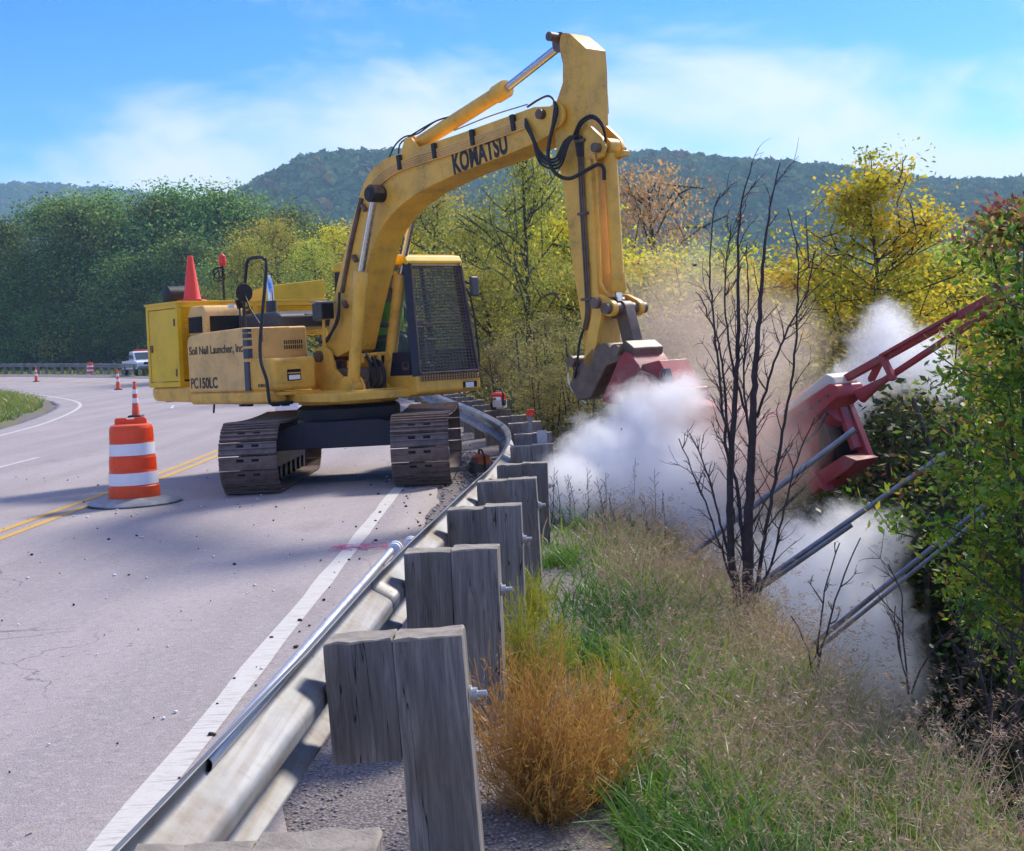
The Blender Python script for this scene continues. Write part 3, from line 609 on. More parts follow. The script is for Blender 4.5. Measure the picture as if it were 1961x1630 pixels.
D1.location = (*P(258, 955, 16.0).xy, 0.003)
D2 = clone(D1); D2["label"] = "orange and white drum behind the excavator, mostly hidden by its near track"; D2.location = on_road(548, 27.0); D2.rotation_euler = (0, 0, 1)
D3 = clone(D1); D3["label"] = "small distant orange and white drum in front of the far guardrail"; D3.location = on_road(172, 114); D3.rotation_euler = (0, 0, 2)
def make_cone(label):
    r = empty("channelizer_cone", (0, 0, 0), 0, label, "traffic cone", "slim cones along the lane")
    b = B(); b.prism([(-.20, 0), (.20, 0), (.20, .03), (.16, .055), (-.16, .055), (-.20, .03)], -.2, .2); b.obj("base", M['black'], r, bevel=.01)
    b = B(); b.lathe([(.13, .05), (.115, .09), (.052, 0.93), (.045, .95), (.032, .955), (.03, 1.02), (.05, 1.03), (.05, 1.06), (.02, 1.075)], 20); b.obj("cone_body", M['orange'], r)
    for z0, z1 in ((.42, .57), (.70, .83)):
        ra, rb_ = np.interp([z0, z1], [.09, .93], [.115, .052]) + .004
        b = B(); b.lathe([(ra, z0), (rb_, z1)], 20); b.obj("white_band", M['white'], r)
    return r
C1 = make_cone("slim orange and white cone standing just behind the nearest drum"); C1.location = on_road(254, 41); C1.location.x += .02
for px_, d_, lb in ((224, 71, "slim orange cone in the road short of the white pickup truck"), (68, 96, "farthest slim orange cone, beside the grass island"), (326, 52, "slim cone hidden behind the yellow machine box, only its base showing")):
    c = clone(C1); c.location = on_road(px_, d_); c["label"] = lb; c.rotation_euler = (0, 0, d_)

# ------------------------------------------------------------------ pickup truck, far on the shoulder
tp = on_road(272, 104); TR = empty("pickup_truck", tp, rad(-62), "white pickup truck with an amber roof light bar parked by the far guardrail", "pickup truck")
M['carlow'] = paint("dark two tone paint", (0.10, 0.10, 0.12), 0.3, amount=0.3, fade=0.1)
b = B(); b.prism([(-2.7, .55), (-2.68, 1.10), (-.55, 1.12), (-.5, 1.14), (1.2, 1.12), (2.35, 1.02), (2.6, .9), (2.62, .5), (2.3, .42), (-2.6, .45)], -.95, .95); b.obj("body", M['whitepaint'], TR, bevel=.05)
b = B(); b.prism([(-2.66, .58), (-2.66, .95), (2.5, .85), (2.58, .56)], -.965, .965); b.obj("lower_panel", M['carlow'], TR, bevel=.02)
b = B(); b.prism([(-.62, 1.12), (-.5, 1.72), (-.38, 1.80), (.55, 1.80), (.68, 1.74), (1.22, 1.13)], -.82, .82); b.obj("cab", M['whitepaint'], TR, bevel=.06)
b = B(); b.prism([(.70, 1.70), (.74, 1.70), (1.20, 1.17), (1.16, 1.15)], -.70, .70); b.obj("windscreen", M['carglass'], TR)
for s_ in (-1, 1):
    b = B(); b.prism([(-.42, 1.2), (-.38, 1.68), (.5, 1.68), (.98, 1.2)], s_ * .826 - .004, s_ * .826 + .004); b.obj("side_window", M['carglass'], TR)
    for xw in (-1.7, 1.65):
        b = B(); MX = Matrix.Rotation(rad(90), 3, 'X'); b.lathe([(.2, -.12), (.36, -.12), (.39, -.08), (.39, .08), (.36, .12), (.2, .12)], 22, (xw, s_ * .86, .40), M=MX); w = b.obj("wheel", M['black'], TR)
        b = B(); b.lathe([(.0001, -.10), (.19, -.125), (.205, -.11), (.205, .11), (.19, .125), (.0001, .10)], 18, (xw, s_ * .86, .40), M=MX); b.obj("rim", M['galv'], w)
    b = B(); b.box((2.6, s_ * .68, .86), (.06, .38, .18)); b.obj("headlight", M['lens'], TR, bevel=.02)
b = B(); b.box((2.61, 0, .86), (.05, .9, .2)); b.obj("grille", M['shade'], TR, bevel=.01)
b = B(); b.box((2.66, 0, .56), (.14, 1.86, .2)); b.obj("bumper", M['galv'], TR, bevel=.04)
b = B(); b.box((-1.7, 0, 1.10), (1.95, 1.5, .03)); b.obj("bed", M['shade'], TR)
b = B(); b.box((.1, 0, 1.87), (.28, 1.15, .12)); b.obj("light_bar", M['redlamp'], TR, bevel=.03)

# ------------------------------------------------------------------ chainsaws left by the rail
def chainsaw(loc, rz, label, tilt=0.0):
    r = empty("chainsaw", loc, rz, label, "chainsaw", "chainsaws by the guardrail"); r.rotation_euler = (tilt, 0, rz)
    b = B(); b.prism([(-.17, .02), (-.18, .14), (-.12, .19), (.05, .20), (.12, .15), (.13, .03), (.1, 0), (-.14, 0)], -.085, .075); b.obj("engine_housing", M['whitepaint'], r, bevel=.02)
    b = B(); b.prism([(-.13, .10), (-.12, .23), (-.02, .255), (.07, .21), (.09, .12)], -.095, .085); b.obj("top_cover", M['redlamp'], r, bevel=.02)
    b = B(); b.tube([(-.10, -.09, .05), (-.08, -.11, .22), (-.04, -.06, .30), (-.02, .04, .30), (-.02, .10, .20), (-.03, .09, .04)], .013, 8); b.obj("front_handle", M['black'], r)
    b = B(); b.tube([(-.17, 0, .16), (-.27, 0, .17), (-.34, 0, .10), (-.30, 0, .02), (-.18, 0, .02)], .02, 8); b.obj("rear_handle", M['black'], r)
    b = B(); b.prism([(.1, .05), (.52, .04), (.56, .065), (.56, .09), (.52, .115), (.1, .11)], -.045, -.035); b.obj("guide_bar", M['pipe'], r, bevel=.002)
    b = B(); b.lathe([(.0001, -.012), (.045, -.012), (.05, 0), (.045, .012), (.0001, .012)], 16, (-.02, -.095, .09), M=Matrix.Rotation(rad(90), 3, 'X')); b.obj("starter_cover", M['black'], r)
    return r
pq = min((rail_at(s) for s in sp), key=lambda q: abs(q[0][1] - 21.0)); cs = (pq[0][0] + pq[2][0] * .24, pq[0][1] + pq[2][1] * .24, pq[3] + rtop(pq[0][1]) + .016)
chainsaw(cs, rad(70), "white and red chainsaw resting on a guardrail post beyond the bend")
cg = P(943, 878, 15.2); c2 = chainsaw((-.50, 17.6, 0.0), rad(215), "dark orange chainsaw standing on the dirt inside the guardrail's bend")
for ch in c2.children:
    if ch.name.startswith("engine"):
        ch.data = ch.data.copy(); ch.data.materials[0] = M['grey']
    if ch.name.startswith("top_cover"):
        M['dull_orange'] = paint("dull orange plastic", (0.38, 0.09, 0.025), 0.5, amount=0.7, fade=0.2); ch.data = ch.data.copy(); ch.data.materials[0] = M['dull_orange']

# ------------------------------------------------------------------ excavator
TH = rad(48); XC = np.array([-2.2, 18.0]); XF = np.array([math.cos(TH), -math.sin(TH)]); XL = np.array([math.sin(TH), math.cos(TH)])
def EL(px, py, l):
    """photo pixel -> (forward, height) in the machine's own upright plane at sideways offset l"""
    u, v = uv(px, py); k = u / FPX; o = XC + l * XL
    a = (k * o[1] - o[0]) / (XF[0] - k * XF[1]); p = o + a * XF
    return (a, CAM_H - v * p[1] / FPX)
def ELs(pts, l): return [EL(a, b, l) for a, b in pts]
def E3(px, py, l): a, z = EL(px, py, l); return Vector((a, l, z))
EX = empty("excavator", (XC[0], XC[1], 0), -TH, "yellow tracked excavator standing across the closed lane with its boom reaching over the guardrail", "excavator")

# undercarriage (aligned with the road, so turned back by TH)
TLEN, TR_ = 2.92, 0.405
def shoe_mesh():
    b = B(); b.box((0, 0, 0), (0.69, 0.160, 0.018))
    for y in (-.066, 0.0, .066): b.box((0, y, 0.020), (0.69, 0.012, 0.024))
    for x in (-.09, .09): b.box((x, 0.034, 0.0105), (0.085, 0.032, 0.004), mi=1)
    o = b.obj("track_shoe", [M['track'], M['shade']], smooth=0); me = o.data; bpy.data.objects.remove(o); return me
SHOE = shoe_mesh()
for sx, nm in ((-1, "l"), (1, "r")):
    xo = sx * 1.005
    b = B(); b.prism([(-1.5, .30), (-1.4, .62), (1.4, .62), (1.5, .30), (1.3, .18), (-1.3, .18)], -.17, .17)
    for k in range(7): b.tube([(-1.15 + k * .38, -.2, .17), (-1.15 + k * .38, .2, .17)], .085, 14)
    for k in (-.6, .6): b.tube([(k, -.18, .70), (k, .18, .70)], .07, 12)
    MX = Matrix.Rotation(rad(90), 3, 'X')
    for yc in (-TLEN / 2, TLEN / 2): b.lathe([(.1, -.13), (.30, -.13), (.36, -.09), (.36, .09), (.30, .13), (.1, .13)], 26, (yc, 0, TR_ + .01), M=MX)
    # prism is built in x-z; turn so that x runs along the road
    b.v = [(v[1] + xo, v[0], v[2]) for v in b.v]; b.f = [f[::-1] for f in b.f]
    tf = b.obj("track", M['navy'], EX, rz=TH, bevel=.01)
    per = 2 * TLEN + 2 * math.pi * TR_; N = 49
    for k in range(N):
        s = per * (k + .5) / N
        if s < TLEN: y, z, a = -TLEN / 2 + s, 0.028, math.pi
        elif s < TLEN + math.pi * TR_:
            q = (s - TLEN) / TR_; y, z, a = TLEN / 2 + TR_ * math.sin(q), TR_ + .028 - TR_ * math.cos(q), math.pi + q
        elif s < 2 * TLEN + math.pi * TR_: 
            f_ = (s - TLEN - math.pi * TR_) / TLEN; y, z, a = TLEN / 2 - f_ * TLEN, 2 * TR_ + .028 - .03 * math.sin(math.pi * f_), 2 * math.pi
        else:
            q = (s - 2 * TLEN - math.pi * TR_) / TR_; y, z, a = -TLEN / 2 - TR_ * math.sin(q), TR_ + .028 + TR_ * math.cos(q), q
        o = bpy.data.objects.new("track_shoe", SHOE); COL.objects.link(o); o.parent = tf
        o.location = (xo + random.uniform(-.004, .004), y, z); o.rotation_euler = (a + random.uniform(-.02, .02), 0, 0)
b = B()
b.lathe([(.66, .58), (.68, .62), (.68, .94), (.62, .985)], 36)
for yy in (-.62, .62):
    b.add([(-.9, yy - .3, .46), (.9, yy - .3, .46), (.9, yy + .3, .46), (-.9, yy + .3, .46), (-.9, yy - .3, .70), (.9, yy - .3, .70), (.9, yy + .3, .70), (-.9, yy + .3, .70),
           (-.45, yy - .3, .80), (.45, yy - .3, .80), (.45, yy + .3, .80), (-.45, yy + .3, .80)],
          [(3, 2, 1, 0), (0, 1, 5, 9, 8, 4), (2, 3, 7, 11, 10, 6), (1, 2, 6, 5), (3, 0, 4, 7), (4, 8, 11, 7), (5, 6, 10, 9), (8, 9, 10, 11)])
b.box((0, 0, .60), (1.3, .8, .3))
b.obj("carbody", M['navy'], EX, rz=TH, bevel=.015)

# revolving frame, counterweight, skirts
b = B(); b.lathe([(.60, .985), (.66, 1.0), (.66, 1.05), (.6, 1.055)], 36); b.obj("swing_ring", M['yellow'], EX)
b = B(); b.box((-.45, 0, 1.10), (3.1, 1.9, .11)); b.box((.45, -.1, 1.11), (1.0, 1.0, .13)); b.obj("revolving_frame", M['yellow'], EX, bevel=.02)
b = B(); b.box((-.95, -1.12, 1.135), (2.1, .24, .17)); b.obj("side_skirt", M['yellow'], EX, bevel=.05, seg=3)
b = B(); b.box((-.95, 1.12, 1.135), (2.1, .24, .17)); b.obj("side_skirt", M['yellow'], EX, bevel=.05, seg=3)
b = B(); b.prism([(-3.12, 1.13), (-3.05, 1.10), (-2.0, 1.08), (-2.0, 1.30), (-3.15, 1.30)], -1.22, 1.22); b.obj("counterweight", M['yellow'], EX, bevel=.05, seg=3)
for a_, l_ in ((-1.0, -1.0), (-.85, -1.0), (-.2, -1.0), (-.05, -.95)):
    b = B(); b.box((a_, l_, 1.035), (.08, .08, .05)); b.obj("frame_lug", M['navy'], EX)
b = B(); b.tube([(-1.55, -1.12, 1.06), (-1.58, -1.12, .93)], .014, 8); b.obj("drain_hose", M['black'], EX)

# engine side door with lettering, dark stripe, front stepped boxes
b = B(); b.prism([(-1.98, 1.215), (-1.99, 1.92), (-1.93, 1.99), (-1.6, 2.02), (-.50, 2.045), (-.50, 1.215)], -1.25, -.55); b.obj("engine_door", M['tan'], EX, bevel=.035, seg=3)
zz = [1.225, 1.60, 1.64, 1.77, 1.80, 1.885, 1.905, 1.965, 1.98, 2.03]
for k in range(0, 10, 2):
    b = B(); b.box((-.455, -1.215, (zz[k] + zz[k + 1]) / 2), (.115, .075, zz[k + 1] - zz[k])); b.obj("dark_stripe", M['slate'], EX, bevel=.008)
b = B(); b.prism([(-.52, 1.215), (-.52, 2.035), (-.40, 2.035), (-.40, 1.215)], -1.235, -.6); b.obj("stripe_pillar", M['tan'], EX, bevel=.01)
b = B(); b.box((-.62, -.76, 1.835), (.42, .87, .41)); b.obj("fuel_tank", M['tan'], EX, bevel=.035, seg=3)
# fuel tank sits forward of the pillar
EX.children[-1].location = (.06, 0, 0)
b = B(); b.box((-.20, -.90, 1.42), (.70, .66, .42)); b.obj("tool_box", M['yellow'], EX, bevel=.06, seg=4)
b = B(); b.box((.13, -.955, 1.405), (.06, .30, .20)); 
tb = b.obj("lamp_recess", M['yellow'], EX, bevel=.01)
b = B(); b.box((.155, -.93, 1.405), (.03, .21, .15)); lr = b.obj("lamp_housing", M['shade'], EX, bevel=.02)
b = B(); b.box((.168, -.93, 1.375), (.015, .17, .06)); b.obj("lens", M['lens'], lr, bevel=.01)
b = B(); b.box((.172, -.93, 1.43), (.018, .20, .014)); b.obj("lamp_bar", M['yellow'], lr)
for k in range(9):
    for j in range(2):
        b = B(); b.box((-.352, -.72 + k * .033, 1.765 + j * .065), (.008, .014, .05)); b.obj("vent_slot", M['shade'], EX)
b = B(); b.box((-.352, -1.06, 1.90), (.01, .035, .10)); b.obj("keyhole_slot", M['greasy'], EX, bevel=.004)
b = B(); b.box((-.02, -.86, 1.175), (.42, .62, .045)); b.obj("step_plate", M['yellow'], EX, bevel=.008)
# engine hood and the compressor block above it
b = B(); b.prism([(-1.9, 2.02), (-1.85, 2.20), (-1.70, 2.25), (-.75, 2.25), (-.62, 2.20), (-.62, 2.02)], -.62, .75); b.obj("engine_hood", M['grey'], EX, bevel=.05, seg=3)
b = B(); b.tube([(-.625, -.2, 2.2), (-.60, -.2, 2.2), (-.60, .25, 2.2), (-.625, .25, 2.2)], .012, 8); b.obj("hood_handle", M['grey'], EX)
b = B(); b.prism([(-2.12, 2.0), (-2.12, 2.30), (-2.06, 2.40), (-1.72, 2.40), (-1.66, 2.30), (-1.66, 2.0)], -1.14, -.52); b.obj("air_duct", M['tan'], EX, bevel=.03)
b = B(); b.box((-1.665, -.83, 2.14), (.03, .46, .22)); b.obj("duct_opening", M['shade'], EX)
b = B(); b.box((-1.90, -1.145, 2.14), (.34, .03, .22)); b.obj("duct_opening", M['shade'], EX)
b = B(); b.box((-1.66, -.72, 2.385), (.02, .09, .06)); b.obj("duct_label", M['white'], EX)

# power pack box on the tail
b = B()
A0, A1, L0, L1, Z0, Z1 = -3.16, -2.24, -1.24, 1.25, 1.30, 2.47; e = .07
for z_ in (Z0 + e / 2, Z1 - e / 2):
    for l_ in (L0 + e / 2, L1 - e / 2): b.box(((A0 + A1) / 2, l_, z_), (A1 - A0, e, e))
    for a_ in (A0 + e / 2, A1 - e / 2): b.box((a_, (L0 + L1) / 2, z_), (e, L1 - L0 - 2 * e, e))
for a_ in (A0 + e / 2, A1 - e / 2):
    for l_ in (L0 + e / 2, L1 - e / 2): b.box((a_, l_, (Z0 + Z1) / 2), (e, e, Z1 - Z0 - 2 * e))
for l_ in (-.80, .02): b.box((A1 - e / 2, l_, (Z0 + Z1) / 2), (e, e, Z1 - Z0 - 2 * e))
pk_ = b.obj("pack_frame", M['yellow_new'], EX, bevel=.006)
b = B(); b.box(((A0 + A1) / 2, (L0 + L1) / 2, Z1 + .006), (A1 - A0 + .03, L1 - L0 + .03, .03)); b.obj("pack_roof", M['yellow_new'], EX, bevel=.006)
b = B(); b.box(((A0 + A1) / 2, L0 + .022, (Z0 + Z1) / 2), (A1 - A0 - 2 * e - .015, .03, Z1 - Z0 - 2 * e - .015)); dr = b.obj("pack_door", M['yellow_new'], EX, bevel=.006)
for z_ in (1.5, 2.2):
    b = B(); b.tube([(A1 - e - .02, L0 + .0, z_ - .05), (A1 - e - .02, L0 + .0, z_ + .05)], .014, 8); b.obj("hinge", M['greasy'], dr)
b = B(); b.box((A0 + .13, L0 + .0, 1.85), (.05, .03, .1)); b.obj("latch", M['greasy'], dr, bevel=.004)
b = B(); b.box((A0 + .03, 0, (Z0 + Z1) / 2), (.03, L1 - L0 - .2, Z1 - Z0 - .2)); b.obj("pack_back", M['yellow_new'], EX)
def louvre(l0, l1, z0, z1, nm):
    b = B(); n = int((z1 - z0) / .028)
    for i in range(n): b.box((A1 - .03, (l0 + l1) / 2, z0 + (z1 - z0) * (i + .5) / n), (.03, l1 - l0, .015), ry=.6)
    m = max(3, int((l1 - l0) / .045))
    for i in range(m): b.box((A1 - .022, l0 + (l1 - l0) * (i + .5) / m, (z0 + z1) / 2), (.008, .012, z1 - z0))
    b.obj(nm, M['yellow_new'], EX, smooth=0)
louvre(-1.17, -.84, 1.40, 2.40, "louvre_panel"); louvre(.06, 1.17, 1.95, 2.40, "louvre_panel"); louvre(-.76, -.02, 1.40, 1.9, "louvre_panel")
b = B(); b.box(((A0 + A1) / 2 - .1, 0, 1.8), (.5, 2.2, .9)); b.obj("compressor_block", M['grey'], EX, bevel=.04)
# wedge shaped locker on the pack roof
l0, z0 = .24, Z1 + .022
b = B(); b.add([(-3.1, l0, z0), (-2.26, l0, z0), (-2.26, 1.25, z0), (-3.1, 1.25, z0), (-3.1, l0, z0 + .10), (-2.26, l0, z0 + .20), (-2.26, 1.25, z0 + .29), (-3.1, 1.25, z0 + .2)], [(3, 2, 1, 0), (4, 5, 6, 7), (0, 1, 5, 4), (1, 2, 6, 5), (2, 3, 7, 6), (3, 0, 4, 7)])
b.obj("wedge_locker", M['yellow_new'], EX, bevel=.008)
# muffler drum, beacon mast, exhaust, mirror, handrail
pm = E3(352, 560, -.7); b = B(); b.tube([(pm.x - .1, -.95, Z1 + .15), (pm.x - .1, -.93, Z1 + .15), (pm.x - .1, -.60, Z1 + .15), (pm.x - .1, -.58, Z1 + .15)], [.09, .135, .135, .09], 22); b.box((pm.x - .1, -.78, Z1 + .03), (.1, .2, .03)); b.obj("muffler", M['black'], EX)
b = B(); b.tube([(-2.35, -.42, Z1 + .02), (-2.35, -.42, Z1 + .62)], .018, 8); ms = b.obj("beacon_mast", M['black'], EX)
b = B(); b.tube([(-2.35, -.42, Z1 + .52), (-2.35, -.42, Z1 + .57), (-2.35, -.42, Z1 + .66), (-2.35, -.42, Z1 + .70)], [.05, .055, .05, .01], 14); b.obj("beacon", M['redlamp'], ms)
hp = [(-2.35 + .09 * math.cos(t) + random.uniform(-.02, .02), -.48 + .05 * math.sin(t * 1.7), Z1 + .40 + .10 * math.sin(t)) for t in np.linspace(0, 22, 70)]
b = B(); b.tube(hp, .009, 6); b.obj("coiled_cable", M['black'], ms)
b = B(); b.tube([(-1.25, -.33, 2.20), (-1.25, -.33, 2.52), (-1.27, -.33, 2.66), (-1.32, -.33, 2.76)], .045, 16); b.obj("exhaust_stack", M['chrome'], EX)
b = B(); b.tube([(-1.25, -.33, 2.10), (-1.25, -.33, 2.42)], .075, 16); b.obj("exhaust_guard", M['grey'], EX)
hr = [E3(470, 630, -1.02), E3(467, 585, -1.02), E3(471, 520, -1.02), E3(474, 500, -1.02), E3(482, 494, -1.02), E3(500, 493, -1.02), E3(506, 497, -1.02), E3(510, 515, -1.02)]
hr += [Vector((-.05, -1.28, 1.75)), Vector((.10, -1.30, 1.35)), Vector((.12, -1.29, 1.10)), Vector((.12, -1.24, 1.06)), Vector((.12, -.95, 1.055))]
b = B(); b.tube(catmull(np.array([tuple(p) for p in hr]), .05), .022, 8); b.obj("handrail", M['black'], EX)
mc = E3(467, 561, -1.10); b = B(); Fv = Vector((1, 0, 0)); b.lathe([(.0001, -.04), (.06, -.035), (.115, -.01), (.125, .01), (.12, .02), (.0001, .022)], 26, mc, M=Matrix.Rotation(rad(90), 3, 'Y') @ Matrix.Identity(3)); mr = b.obj("round_mirror", M['black'], EX)
b = B(); b.tube([mc, mc + Vector((.10, .02, -.22)), mc + Vector((.26, .05, -.42)), (mc.x + .28, mc.y + .06, 2.03)], .013, 8); b.obj("mirror_stalk", M['black'], mr)
mc2 = E3(458, 582, -1.05); b = B(); b.box(mc2, (.04, .09, .13), rx=.3); b.obj("small_mirror", M['black'], EX, bevel=.015)
b = B(); b.tube([mc2, (mc2.x + .02, mc2.y, 2.04)], .012, 8); b.obj("mirror_stalk", M['black'], EX)
# work lamp beside the boom
wl_ = E3(619, 596, -.52); b = B(); b.prism([(-.11, -.12), (-.11, .10), (.10, .12), (.10, -.10)], -.10, .10); o = b.obj("work_lamp", M['grey'], EX, bevel=.012); o.location = wl_
b = B(); b.box((.108, 0, .0), (.012, .16, .18)); o2 = b.obj("lamp_face", M['shade'], o, bevel=.005)
b = B(); b.box((.0, 0, .118), (.25, .24, .02), ry=.1); b.obj("lamp_visor", M['galv'], o, bevel=.004)
b = B(); b.tube([wl_ + Vector((0, 0, -.11)), wl_ + Vector((-.02, 0, -.42))], .02, 8); b.obj("lamp_bracket", M['yellow'], EX)

# boom
BT = [(622, 668), (632, 610), (645, 545), (660, 480), (678, 410), (687, 378), (696, 351), (705, 334), (716, 321), (728, 310), (741, 302), (790, 285), (873, 258), (1021, 205), (1055, 203), (1066, 210), (1071, 225)]
BB = [(1066, 243), (1052, 258), (1030, 272), (970, 297), (880, 331), (830, 354), (800, 370), (772, 390), (750, 411), (733, 433), (722, 452), (710, 490), (696, 545), (682, 605), (668, 672), (645, 684)]
lR, lL = -.31, .11
b = B(); b.prism(ELs(BT + BB, lR), lR, lL); b.obj("boom", M['yellow'], EX, smooth=30, bevel=.012)
# welded flange line near the foot, boom foot brackets
for l_ in (-.40, .17):
    b = B(); b.prism([(-.28, 1.08), (-.24, 1.55), (-.12, 1.72), (.06, 1.76), (.20, 1.68), (.28, 1.45), (.75, 1.15), (.75, 1.05)], l_, l_ + .05); b.obj("boom_bracket", M['yellow'], EX, bevel=.01)
b = B(); b.tube([(-.02, -.45, 1.62), (-.02, .28, 1.62)], .075, 18); b.obj("boom_pin", M['greasy'], EX)
b = B(); b.box((.45, -.1, 1.30), (.5, .45, .3)); b.tube([(.55, -.25, 1.3), (.72, -.25, 1.2)], .1, 14); b.obj("swing_motor", M['greasy'], EX, bevel=.03)
# boom lift cylinders
def cylinder(nm, p0, p1, p2, r, rr, l, parent=EX, mat='yellow'):
    """barrel p0->p1, rod p1->p2"""
    p0, p1, p2 = Vector(p0), Vector(p1), Vector(p2); d = (p1 - p0).normalized()
    b = B(); b.tube([p0, p0 + d * .05, p0 + d * .0501, p1 - d * .2, p1 - d * .199, p1 - d * .02, p1], [r * .8, r * .8, r, r, r * 1.2, r * 1.2, r * 1.05], 20); c = b.obj(nm, M[mat], parent, smooth=35)
    b = B(); b.tube([p1 - d * .02, p2], rr, 16); b.obj("rod", M['chrome'], c)
    for e_, q_ in ((p0 - d * .02, 'yellow'), (p2 + d * .02, 'greasy')):
        b = B(); b.tube([e_ + Vector((0, -.075, 0)), e_ + Vector((0, .075, 0))], r * 1.25, 18); b.obj("eye", M[q_], c)
    return c
for l_, q0, q1, q2 in ((-.42, (676, 738), (692, 520), (718, 372)), (.24, (742, 738), (767, 525), (786, 425))):
    a = E3(*q0, l_); k = E3(*q1, l_); 
    if l_ < 0: t_ = E3(*q2, l_)
    else: t_ = Vector((tip.x, .24, tip.z))
    tip = t_
    cylinder("lift_cylinder", a, k, t_, .078, .042, l_)
    for s_ in (-.10, .07):
        b = B(); b.prism([(a.x - .16, 1.05), (a.x - .12, a.z + .06), (a.x - .03, a.z + .12), (a.x + .06, a.z + .10), (a.x + .13, a.z), (a.x + .15, 1.05)], l_ + s_, l_ + s_ + .03); b.obj("foot_lug", M['yellow'], EX, bevel=.006)
b = B(); b.tube([(tip.x, -.53, tip.z), (tip.x, .35, tip.z)], .062, 18); b.obj("lift_pin", M['black'], EX)
b = B(); b.tube([(tip.x, -.52, tip.z), (tip.x, -.50, tip.z), (tip.x, -.30, tip.z)], [.09, .10, .10], 20); b.obj("pin_collar", M['black'], EX)
# stick cylinder on top of the boom
lc = -.10
c0, c1, c2 = E3(800, 277, lc), E3(972, 168, lc), E3(1078, 84, lc)
cylinder("stick_cylinder", c0, c1, c2, .088, .047, lc)
for s_ in (-.16, .12):
    q = E3(800, 277, lc); b = B(); b.prism([(q.x - .22, q.z - .22), (q.x - .05, q.z + .08), (q.x + .05, q.z + .08), (q.x + .30, q.z - .16), (q.x + .3, q.z - .25)], lc + s_, lc + s_ + .04); b.obj("cylinder_lug", M['yellow'], EX, bevel=.01)
# arm (stick)
aR, aL = -.26, .05
AL_ = [(1079, 62), (1073, 68), (1071, 80), (1072, 100), (1077, 123), (1077, 158), (1070, 180), (1063, 200), (1061, 240), (1064, 280), (1077, 351), (1097, 515), (1112, 607), (1120, 683), (1126, 728)]
AR_ = [(1136, 735), (1150, 715), (1149, 640), (1146, 575), (1141, 480), (1135, 377), (1129, 280), (1126, 233), (1124, 130), (1121, 92), (1108, 80), (1090, 64)]
b = B(); b.prism(ELs(AL_ + AR_, aR), aR, aL); b.obj("arm", M['yellow'], EX, smooth=30, bevel=.01)
# side wings that carry the boom pin
for l_ in (aR - .05, aL + .02):
    q = E3(1066, 222, l_); b = B(); b.lathe([(.0001, -.02), (.12, -.02), (.13, -.01), (.13, .02), (.0001, .025)], 24, q, M=Matrix.Rotation(rad(90), 3, 'X')); b.obj("pivot_boss", M['yellow'], EX)
q = E3(1066, 222, -.1); b = B(); b.tube([(q.x, -.37, q.z), (q.x, .14, q.z)], .055, 16); b.obj("arm_pin", M['greasy'], EX)
q = E3(1079, 74, -.1); b = B(); b.tube([(q.x, -.32, q.z), (q.x, .12, q.z)], .05, 16); b.obj("arm_pin", M['greasy'], EX)
b = B(); b.box(tuple(E3(1149, 196, -.1) + Vector((-.05, .1, .0))), (.02, .14, .2)); b.obj("marker_sticker", M['plate'], EX)
# bucket cylinder in front of the arm
k0 = E3(1168, 285, -.1); k1 = E3(1184, 560, -.1); k2 = E3(1186, 590, -.1)
cylinder("bucket_cylinder", k0, k1, k2, .072, .04, -.1)
for s_ in (-.17, .10):
    b = B(); b.prism([(k0.x - .30, k0.z + .30), (k0.x - .22, k0.z + .34), (k0.x + .05, k0.z + .1), (k0.x + .09, k0.z), (k0.x + .04, k0.z - .1), (k0.x - .06, k0.z - .12), (k0.x - .30, k0.z - .05)], -.1 + s_, -.1 + s_ + .05); b.obj("cylinder_lug", M['yellow'], EX, bevel=.01)
b = B(); b.tube([k0 + Vector((0, -.24, 0)), k0 + Vector((0, .2, 0))], .05, 16); b.obj("arm_pin", M['greasy'], EX)
b = B(); b.box(tuple(k0 + Vector((.12, .05, -.07))), (.14, .1, .06)); b.obj("port_block", M['yellow'], EX, bevel=.01)
tp_ = [k0 + Vector((-.05, -.19, -.05)), k0 + Vector((-.02, -.19, -.3)), k1 + Vector((-.10, -.16, .1)), k1 + Vector((-.05, -.1, -.02))]
b = B(); b.tube([tuple(p) for p in tp_], .016, 8); b.obj("hydraulic_pipe", M['yellow'], EX)
# linkage
j1 = E3(1150, 580, -.3); j2 = E3(1196, 590, -.1); j3 = E3(1205, 655, -.1); j4 = E3(1128, 690, -.28)
def link_bar(nm, p, q, w, l0, l1, mat):
    d = (Vector((q.x, 0, q.z)) - Vector((p.x, 0, p.z))).normalized(); n_ = Vector((-d.z, 0, d.x)); pl = []
    for c_, s_ in ((p, 1), (q, -1)):
        base = math.atan2(n_.z, n_.x) if s_ > 0 else math.atan2(-n_.z, -n_.x)
        for t in np.linspace(0, math.pi, 7): pl.append((c_.x + w * math.cos(base + t), c_.z + w * math.sin(base + t)))
    b = B(); b.prism(pl, l0, l1); return b.obj(nm, M[mat], EX, bevel=.008)
link_bar("guide_link", j1, j2, .085, -.34, -.27, 'yellow'); link_bar("guide_link", j1, j2, .085, .06, .13, 'yellow')
link_bar("bucket_link", j2, E3(1215, 668, -.1), .08, -.17, -.03, 'greasy')
link_bar("guide_link", E3(1150, 580, -.3), E3(1130, 690, -.3), .07, -.33, -.28, 'yellow')
for q in (j1, j2, E3(1215, 668, -.1), E3(1130, 690, -.1)):
    b = B(); b.tube([(q.x, -.40, q.z), (q.x, .2, q.z)], .06, 16); b.obj("link_pin", M['greasy'], EX)
